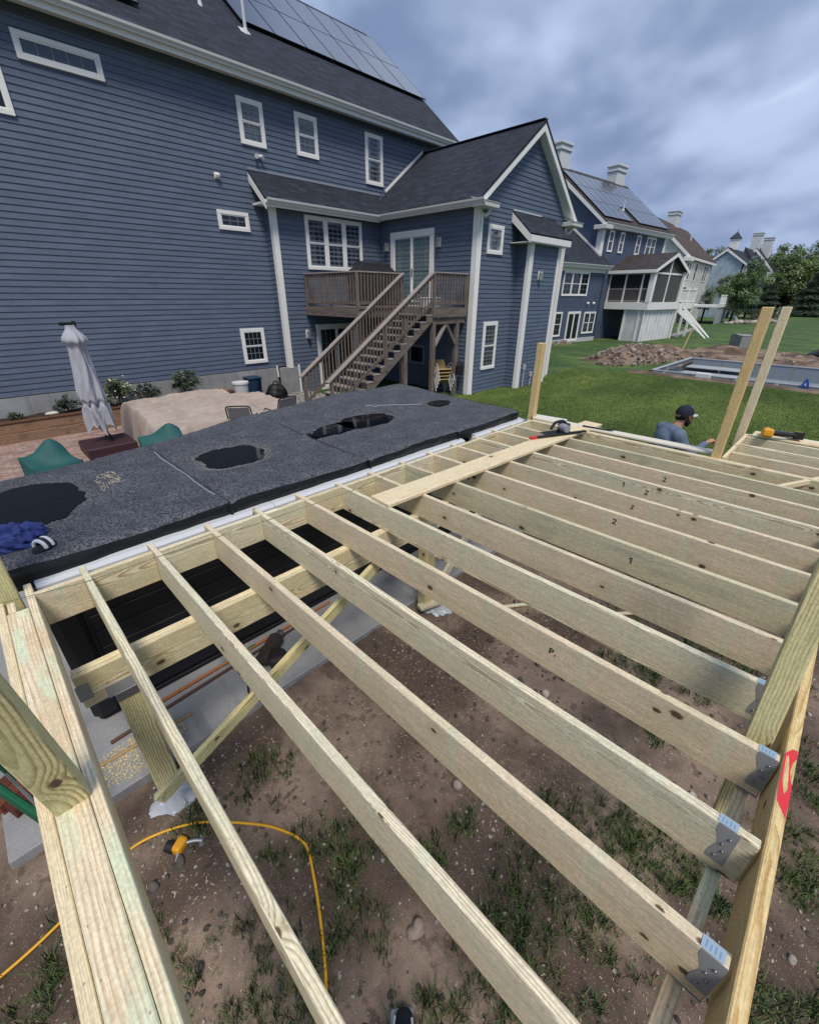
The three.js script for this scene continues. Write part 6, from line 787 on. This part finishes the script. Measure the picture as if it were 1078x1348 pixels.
// ================================================================ the worker beyond the notch
function field(bones, lo, hi, cell, k = .03, extra) { // bones: [ax,ay,az,ra,bx,by,bz,rb]; smooth-min of tapered capsules, meshed on a grid
  const size = Math.max(hi[0] - lo[0], hi[1] - lo[1], hi[2] - lo[2]), n = Math.min(150, Math.ceil(size / cell) + 4), mc = new MarchingCubes(n, std(0), false, false, 400000), h = size / 2, c = [(lo[0] + hi[0]) / 2, (lo[1] + hi[1]) / 2, (lo[2] + hi[2]) / 2]; mc.isolation = 0;
  for (let z = 0; z < n; z++) for (let y = 0; y < n; y++) for (let x = 0; x < n; x++) {
    const px = c[0] + (x - n / 2) / (n / 2) * h * 1.02, py = c[1] + (y - n / 2) / (n / 2) * h * 1.02, pz = c[2] + (z - n / 2) / (n / 2) * h * 1.02; let d = 1;
    if (px < lo[0] - .1 || px > hi[0] + .1 || py < lo[1] - .1 || py > hi[1] + .1 || pz < lo[2] - .1 || pz > hi[2] + .1) { mc.field[x + y * n + z * n * n] = -1; continue; }
    for (const b of bones) { const dx = b[4] - b[0], dy = b[5] - b[1], dz = b[6] - b[2], L = dx * dx + dy * dy + dz * dz, t = L ? cl(((px - b[0]) * dx + (py - b[1]) * dy + (pz - b[2]) * dz) / L) : 0, sx = b[8] || 1, ex = px - b[0] - dx * t, ey = py - b[1] - dy * t, ez = (pz - b[2] - dz * t) / sx, e = Math.hypot(ex, ey, ez) - mix(b[3], b[7], t); const q = Math.max(k - Math.abs(d - e), 0) / k; d = Math.min(d, e) - q * q * k * .25; }
    if (extra) d = extra(d, px, py, pz); mc.field[x + y * n + z * n * n] = -d;
  }
  mc.update(); const cnt = mc.count, g = new THREE.BufferGeometry(), P = new Float32Array(cnt * 3); for (let i = 0; i < cnt * 3; i += 3) { P[i] = c[0] + mc.positionArray[i] * h * 1.02; P[i + 1] = c[1] + mc.positionArray[i + 1] * h * 1.02; P[i + 2] = c[2] + mc.positionArray[i + 2] * h * 1.02; }
  g.setAttribute('position', new THREE.BufferAttribute(P, 3)); const m = mergeVertices(g, 1e-4); m.computeVertexNormals(); m.setAttribute('uv', new THREE.BufferAttribute(new Float32Array(m.attributes.position.count * 2), 2)); return m;
}
{ // local frame: faces +x, left hand at -z... y up, feet at 0
  const w = T('person', 'bearded person in navy cap and blue grey shirt bending forward beyond the white trim board', 'person', [6.63, -.03, -1.53], -Math.PI / 4);
  const SK = std(0xb98a70, .6), SH = std(0x5e6f84, .9), JN = std(0x2c3444, .9), HR = std(0x17120f, .9);
  // joints: hips 0.95, chest leaning forward
  const hip = [-.10, .96, 0], ch = [.05, 1.36, 0], nk = [.13, 1.52, 0], hd = [.19, 1.665, 0];
  const shL = [.06, 1.45, -.19], shR = [.06, 1.45, .19], elR = [.22, 1.2, .28], wrR = [.46, 1.35, .2], elL = [.1, 1.16, -.26], wrL = [.32, 1.08, -.2];
  const B = (a, ra, b, rb, s) => [...a, ra, ...b, rb, s];
  const fing = (wr, dir, up, side) => { const out = []; const c = [wr[0] + dir[0] * .05, wr[1] + dir[1] * .05, wr[2] + dir[2] * .05]; out.push(B(wr, .027, c, .03)); const L = [.07, .078, .074, .06]; for (let k = 0; k < 4; k++) { const o = (k - 1.5) * .019, r0 = [c[0] + dir[0] * .035 + side[0] * o, c[1] + dir[1] * .035 + side[1] * o, c[2] + dir[2] * .035 + side[2] * o], m = [r0[0] + dir[0] * L[k] * .35 - up[0] * .022, r0[1] + dir[1] * L[k] * .35 - up[1] * .022, r0[2] + dir[2] * L[k] * .35 - up[2] * .022], t = [m[0] - dir[0] * .015 - up[0] * .032, m[1] - dir[1] * .015 - up[1] * .032, m[2] - dir[2] * .015 - up[2] * .032]; out.push(B(c, .013, r0, .0105), B(r0, .0105, m, .0095), B(m, .0095, t, .0085)); } const th = [c[0] - side[0] * .035 + dir[0] * .0, c[1] - side[1] * .035 + up[1] * .005, c[2] - side[2] * .035], th2 = [th[0] + dir[0] * .035 - side[0] * .01, th[1] + dir[1] * .035, th[2] + dir[2] * .035]; out.push(B(wr, .016, th, .0135), B(th, .0125, th2, .0095)); return out; };
  const handR = fing(wrR, [.86, .5, -.1], [-.45, .85, .2], [.1, .1, -.98]), handL = fing(wrL, [.94, -.3, .1], [.3, .9, 0], [0, .1, .98]);
  const legs = [B([-.10, .92, -.1], .095, [-.02, .5, -.13], .062), B([-.02, .5, -.13], .06, [-.1, .09, -.14], .042), B([-.1, .06, -.14], .04, [.08, .035, -.15], .033), B([-.10, .92, .1], .095, [.06, .5, .13], .062), B([.06, .5, .13], .06, [-.02, .09, .15], .042), B([-.02, .06, .15], .04, [.16, .035, .16], .033)];
  const torso = [B(hip, .125, ch, .135, 1.35), B(ch, .135, [.08, 1.43, 0], .11, 1.6), B(shL, .07, shR, .07)], arms = [B(shR, .062, elR, .047), B(elR, .046, wrR, .03), B(shL, .062, elL, .047), B(elL, .046, wrL, .03)];
  const neck = [B([.09, 1.47, 0], .06, hd, .052)];
  mk('body', field([...torso, ...arms, ...neck, ...legs], [-.35, 0, -.4], [.55, 1.66, .4], .014, .04), SK, w);
  mk('hand', field(handR, [.4, 1.27, .08], [.62, 1.52, .28], .0035, .006), SK, w); mk('hand', field(handL, [.28, .94, -.3], [.52, 1.14, -.1], .0035, .006), SK, w);
  const g8 = (l, e) => l.map(b => { const c = b.slice(); c[3] += e; c[7] += e; return c; });
  mk('shirt', (() => { const sl = [B(shR, .074, elR, .058), B(elR, .057, [.44, 1.338, .206], .043), B(shL, .074, elL, .058), B(elL, .057, [.30, 1.085, -.206], .043)]; const g = field([...g8(torso, .016), ...sl], [-.35, .82, -.42], [.55, 1.58, .42], .0105, .04, (d, x, y, z) => Math.max(d + .02 * (fbm(x * 11 + y * 8 + 7, z * 11 + y * 5 + 7, 3, 1601) - .5), .86 - y)); return g; })(), SH, w);
  mk('trousers', field([B([-.11, .98, 0], .135, [-.1, .9, 0], .13, 1.3), ...g8(legs.filter((_, i) => i % 3 < 2), .018)], [-.35, .06, -.4], [.4, 1.04, .4], .013, .04, (d, x, y) => Math.max(d, y - 1.0, .09 - y)), JN, w);
  for (const [x, z] of [[-.02, -.145], [.06, .155]]) mk('boot', xf(new RoundedBoxGeometry(.29, .11, .105, 4, .04), [x, .055, z]), std(0x5a3f2a, .8), w);
  // head, built at 3 mm
  const head = field([B([hd[0] - .005, hd[1] + .035, 0], .094, [hd[0] - .02, hd[1] + .03, 0], .098, .86), B([hd[0] + .02, hd[1] - .02, 0], .07, [hd[0] + .055, hd[1] - .075, 0], .038, .9), B([hd[0] + .085, hd[1] + .03, 0], .011, [hd[0] + .108, hd[1] - .012, 0], .0145), B([hd[0] + .1, hd[1] - .012, -.012], .008, [hd[0] + .1, hd[1] - .012, .012], .008), B([hd[0] + .08, hd[1] + .045, -.03], .016, [hd[0] + .08, hd[1] + .045, .03], .016), B([hd[0] + .082, hd[1] - .045, -.014], .009, [hd[0] + .082, hd[1] - .045, .014], .009), B([hd[0] - .02, hd[1] + .02, -.086], .013, [hd[0] - .026, hd[1] - .015, -.083], .009), B([hd[0] - .02, hd[1] + .02, .086], .013, [hd[0] - .026, hd[1] - .015, .083], .009), B([hd[0] - .02, hd[1] - .02, 0], .06, [.1, 1.5, 0], .058)], [.02, 1.48, -.13], [.34, 1.84, .13], .0036, .018);
  mk('head', head, SK, w);
  for (const s of [-1, 1]) { const e = sub('eye', w, [hd[0] + .083, hd[1] + .022, s * .031]); mk('eyeball', new THREE.SphereGeometry(.0115, 16, 12), std(0xd9d4cc, .3), e); mk('iris', new THREE.SphereGeometry(.0058, 12, 8).translate(.0075, 0, 0), std(0x2a1c12, .3), e); }
  mk('beard', field([B([hd[0] + .03, hd[1] - .075, -.04], .034, [hd[0] + .03, hd[1] - .075, .04], .034), B([hd[0] + .07, hd[1] - .085, 0], .036, [hd[0] + .06, hd[1] - .115, 0], .028), B([hd[0] - .0, hd[1] - .0, -.074], .016, [hd[0] + .02, hd[1] - .06, -.058], .03), B([hd[0] - .0, hd[1] - .0, .074], .016, [hd[0] + .02, hd[1] - .06, .058], .03), B([hd[0] + .088, hd[1] - .03, -.022], .009, [hd[0] + .088, hd[1] - .03, .022], .009)], [.13, 1.5, -.12], [.34, 1.7, .12], .0036, .016, (d, x, y, z) => d + .008 * (fbm(x * 90, z * 90 + y * 70, 2, 5) - .5)), HR, w);
  mk('hair', field([B([hd[0] - .04, hd[1] + .02, -.05], .055, [hd[0] - .04, hd[1] + .02, .05], .055), B([hd[0] - .065, hd[1] - .01, 0], .05, [hd[0] - .05, hd[1] - .035, 0], .04, 1.3)], [.04, 1.55, -.13], [.26, 1.78, .13], .004, .02), HR, w);
  const cp = sub('cap', w, [hd[0] - .012, hd[1] + .045, 0]); { const g = new THREE.SphereGeometry(.112, 32, 18, 0, 6.2832, 0, Math.PI * .52).scale(1.04, 1.02, .9); mk('cap_crown', g, std(0x151b2b, .85), cp); const f = new THREE.SphereGeometry(.1135, 20, 14, -.6 + Math.PI, 1.2, .5, Math.PI * .30).scale(1.04, 1.02, .9); mk('cap_front_panel', f, std(0xb8bcc4, .85, { side: THREE.DoubleSide }), cp); const s = new THREE.Shape(); s.absellipse(.085, 0, .095, .078, -1.62, 1.62); const b = new THREE.ExtrudeGeometry(s, { depth: .005, bevelEnabled: false, curveSegments: 24 }); b.rotateX(-Math.PI / 2); { const p = b.attributes.position; for (let i = 0; i < p.count; i++) p.setY(i, p.getY(i) - .012 - Math.pow(p.getZ(i) / .078, 2) * .018 - Math.max(0, p.getX(i) - .09) * .12); b.computeVertexNormals(); } mk('cap_brim', b, std(0xb4b8c0, .85), cp); mk('cap_button', new THREE.SphereGeometry(.009, 10, 8).translate(0, .115, 0), std(0x151b2b, .85), cp); }
}
// ================================================================ tools and small things
const YEL = std(0xd79a1e, .5), RUB = std(0x17181a, .7), ALU = std(0xa7abb0, .35, { metalness: .7 });
function nailer(name, label, p, ry, rx, s = 1) { // framing nailer: body, handle, magazine, nose
  const t = T(name, label, 'nail gun', p, ry); t.rotation.order = 'YXZ'; t.rotation.x = rx; t.scale.setScalar(s);
  mk('motor_housing', mg([cylG([0, .05, 0], [0, .19, 0], .052, .05, 20), rough(new RoundedBoxGeometry(.11, .08, .1, 4, .03), .002, 9).translate(0, .2, 0)]), YEL, t); mk('nose', mg([cylG([0, -.06, 0], [0, .05, 0], .02, .03, 14), cb(-.014, .014, -.1, -.05, -.02, .02, .004)]), ALU, t); mk('handle', tubeG([[.03, .17, 0], [.12, .16, 0], [.22, .145, 0], [.27, .12, 0]], .024, 20, 10), RUB, t); mk('battery', xf(new RoundedBoxGeometry(.09, .075, .08, 4, .015), [.29, .08, 0]), YEL, t); mk('battery_base', xf(new RoundedBoxGeometry(.1, .03, .085, 3, .01), [.29, .128, 0]), RUB, t); mk('magazine', barG([.0, -.03, 0], [.33, .045, 0], .03, .055, .006), RUB, t); mk('magazine_rail', barG([.02, -.055, 0], [.34, .018, 0], .034, .012, .003), ALU, t); mk('trigger', cb(.05, .075, .1, .14, -.01, .01, .003), RUB, t); return t;
}
{ const n = nailer('nail_gun', 'yellow and black nail gun lying on the pale cap board at the far right', [6.98, YT + .075, -.50], -1.25, Math.PI / 2 * .92, 1.05); n.rotation.z = .15; }
{ // small yellow driver lying on the soil
  const t = T('cordless_nailer', 'small yellow and black power tool with metal foot lying on the soil', 'power tool', [.0, .06, -1.98], .5); mk('housing', rough(new RoundedBoxGeometry(.09, .07, .065, 4, .022), .002, 9), YEL, t); mk('rear_cap', cylG([-.02, 0, -.03], [-.03, .01, -.075], .035, .03, 16), RUB, t); mk('grip', tubeG([[.02, -.0, .02], [.05, -.01, .06], [.07, -.025, .1]], .013, 12, 8), ALU, t); mk('foot_plate', barG([-.02, -.035, .165], [.11, -.035, .06], .028, .006, .002), ALU, t); mk('hose_nipple', cylG([-.04, 0, .02], [-.075, -.01, .035], .009, .008, 10), ALU, t);
}
{ // circular saw and its hose on the plank
  const s = T('circular_saw', 'grey circular saw with black base and red tip resting on the plank', 'saw', [5.1, YT + .036, -2.40], -.41);
  mk('base_plate', cb(-.2, .2, 0, .006, -.09, .09, .002), RUB, s); mk('blade_guard', xf(new THREE.CylinderGeometry(.1, .1, .05, 28, 1, false, 0, Math.PI), [.02, .05, .0], [Math.PI / 2, 0, 0]), std(0x9b9fa8, .4, { metalness: .4 }), s); mk('motor', mg([cylG([.03, .085, .02], [.03, .085, .15], .05, .045, 20)]), std(0x8f93a0, .5), s); mk('handle', tubeG([[-.14, .07, .04], [-.08, .15, .04], [.03, .16, .04], [.09, .12, .04]], .018, 22, 8), RUB, s); mk('fence_bar', barG([-.42, .018, .115], [.36, .018, .115], .04, .022, .004), RUB, s); mk('red_tip', xf(new RoundedBoxGeometry(.1, .03, .045, 3, .01), [-.45, .018, .115]), std(0xc22a2f, .5), s); mk('knob', new THREE.SphereGeometry(.025, 14, 10).translate(.13, .1, .04), RUB, s);
}
tag(mk('pry_bar', mg([tubeG([[5.62, YT + .047, -2.3], [5.66, YT + .047, -1.98], [5.67, YT + .067, -1.9]], .011, 20, 8)]), RUB), 'dark slim bar lying on the white trim board by the plank end', 'pry bar');
tag(mk('air_hose', tubeG([[-1.6, .02, -2.0], [-.86, .02, -2.03], [-.57, .025, -2.07], [-.2, .03, -2.17], [.12, .03, -2.04], [.43, .03, -1.72], [.55, .03, -1.46], [.49, .03, -1.25], [.39, .035, -1.03], [.29, .035, -.85], [.19, .03, -.72], [.0, .03, -.5]].map(([x, , z]) => [x, Math.max(.012, soilH(x, z) + .016), z]), .0085, 160, 8), std(0xd6a11e, .45)), 'yellow air hose looping across the bare soil under the joists', 'air hose');
for (const [a, b, m, l] of [[[-.12, .115, -3.0], [1.6, .115, -3.12], std(0x5d4238, .8), 'dark brown round stake lying on the pad nearest the soil'], [[.2, .115, -3.12], [2.0, .115, -3.2], std(0xb06a3c, .7), 'orange brown tool handle lying on the pad along the spa'], [[-.25, .108, -2.86], [.4, .108, -2.84], std(0xa88d64, .8), 'pale thin lath lying across the left end of the pad']]) tag(mk('wooden_rod', cylG(a, b, .014, .013, 10), m), l, 'rod');
tag(mk('green_grip', cylG([.85, .116, -3.155], [1.12, .116, -3.167], .0165, .0165, 12), std(0x44662c, .7)), 'green sleeve on the orange brown handle by the spa', 'tool grip');
{ const g = T('tool_bundle', 'dark muddy work tool bundle with looped cord lying on the pad under the beam', 'tool bundle', [1.18, .1, -2.97], .6); const m = std(0x3a332f, .8), m2 = std(0x26221f, .7); mk('body', rough(xf(new RoundedBoxGeometry(.34, .12, .13, 5, .05), [0, .065, 0]), .02, 10), m, g); mk('head', rough(xf(new RoundedBoxGeometry(.2, .13, .16, 5, .05), [-.1, .07, .12], [0, .5, 0]), .02, 11), m2, g); mk('metal_tip', xf(new RoundedBoxGeometry(.06, .05, .06, 3, .01), [.19, .08, 0]), STEEL, g); mk('cord', tubeG([[-.15, .05, 0], [-.3, .02, -.05], [-.45, .012, .02], [-.5, .012, .15], [-.3, .012, .2]], .009, 40, 6), RUB, g); }
{ // sawdust on the pad corner
  const R = rng(1701), it = []; for (let k = 0; k < 900; k++) { const a = R(0, 6.28), q = Math.sqrt(R()) * .28, t = R(.45, .7); it.push({ p: [-.0 + Math.cos(a) * q * 1.2, .103, -2.78 + Math.sin(a) * q * .6], r: [R(-.3, .3), R(0, 6), 0], s: [R(.006, .016), .003, R(.004, .01)], c: [t, t * .86, t * .5] }); } inst('sawdust', new THREE.BoxGeometry(1, 1, 1), std(0xffffff, .95), it, 'pale yellow sawdust spilled on the left end of the pad', 'sawdust');
}
{ const g = (x, z, s, l) => { const b = new THREE.SphereGeometry(s, 40, 26), p = b.attributes.position; for (let i = 0; i < p.count; i++) { const X = p.getX(i), Y = p.getY(i), Z = p.getZ(i), n = Math.abs(fbm(X * 11 + 4 + x, Z * 11 + Y * 9 + 4, 3, 1711) - .5) * 2; p.setXYZ(i, X * (.8 + .7 * n), Math.max(-.02, Y * .34 * (.7 + .8 * n)), Z * (.8 + .6 * n)); } b.computeVertexNormals(); tag(mk('plastic_wrap', b, std(0xa9b0b9, .35), null, [x, .03, z]), l, 'plastic'); }; g(.1, -2.32, .16, 'crumpled pale plastic around the foot of the nearest support post'); g(2.85, -2.38, .17, 'crumpled grey plastic around the foot of the middle support post'); }
tag(mk('wood_offcut', barG([2.6, .14, -2.42], [3.05, .12, -2.3], .09, .038, .003), WOOD[5]), 'short grey lumber offcut lying at the middle post foot', 'offcut');
tag(mk('wood_lath', barG([3.15, .05, -2.0], [3.65, .06, -1.62], .04, .018, .002), WOODPALE), 'short pale lath lying on the soil below the middle joists', 'lath'); tag(mk('wood_lath', barG([4.0, .05, -1.02], [4.35, .06, -.72], .04, .018, .002), WOODPALE), 'short pale lath lying on the soil farther under the deck', 'lath');
{ // step ladder at the left edge
  const l = T('step_ladder', 'green fibreglass step ladder with grey braces left of the edge beam', 'ladder', [0, 0, 0]); const G = std(0x0f5f43, .45); const rail = (a, b) => mk('rail', barG(a, b, .026, .075, .006), G, l); rail([-.36, .55, -2.02], [-.83, 1.5, -2.75]); rail([-.62, .02, -3.15], [-.75, 1.75, -2.8]); rail([-1.0, .02, -3.3], [-1.05, 1.75, -2.9]); mk('brace', barG([-.41, .72, -2.1], [-.62, .42, -2.9], .014, .03, .002), ALU, l); 
  for (let k = 0; k < 2; k++) { const t = .62 + k * .3; mk('step', barG([mix(-.36, -.83, t), mix(.55, 1.5, t) - .02, mix(-2.02, -2.75, t)], [mix(-.36, -.83, t) - .42, mix(.55, 1.5, t) - .02, mix(-2.02, -2.75, t) + .02], .08, .03, .004), ALU, l); }
}
{ const R = rng(1721); const bp = T('brick_stack', 'small stack of dark red bricks beside the green ladder', 'bricks', [-.72, 0, -3.1], .4); for (let k = 0; k < 9; k++) mk('brick', cbox(.2, .06, .1, .004), std([0x5f3127, 0x6e3a2c, 0x54291f][k % 3], .9), bp, [(k % 3) * .02, .03 + Math.floor(k / 3) * .063, (k % 3) * .105], [0, R(-.05, .05), 0]); }
{ // toe of a dark trainer and trouser hem below the lens
  const s = T('shoe', 'dark blue trainer with white trim and trouser hem at the bottom edge', 'shoe', [.40, .04, -.42], .85); const g = new RoundedBoxGeometry(.28, .09, .1, 8, .043); { const p = g.attributes.position; for (let i = 0; i < p.count; i++) { const x = p.getX(i), t = sst(-.05, .14, x); p.setXYZ(i, x, p.getY(i) * (1 - .35 * t), p.getZ(i) * (1 - .12 * t) + .012 * t); } g.computeVertexNormals(); } mk('upper', g.translate(0, .055, 0), std(0x10141f, .8), s); mk('sole', xf(new RoundedBoxGeometry(.295, .03, .108, 4, .014), [0, .014, .003]), std(0x9ba1a8, .6), s); mk('side_stripe', tubeG([[.1, .075, .047], [.02, .07, .052], [-.08, .06, .054]], .006, 14, 6), std(0xc7ccd2, .6), s); mk('side_stripe', tubeG([[.11, .078, -.03], [.03, .085, -.046], [-.06, .07, -.052]], .006, 14, 6), std(0xc7ccd2, .6), s); mk('trouser_hem', cylG([-.09, .08, 0], [-.11, .32, 0], .075, .085, 20), std(0x0c0f18, .9), s);
}
renderer.render(scene, camera);
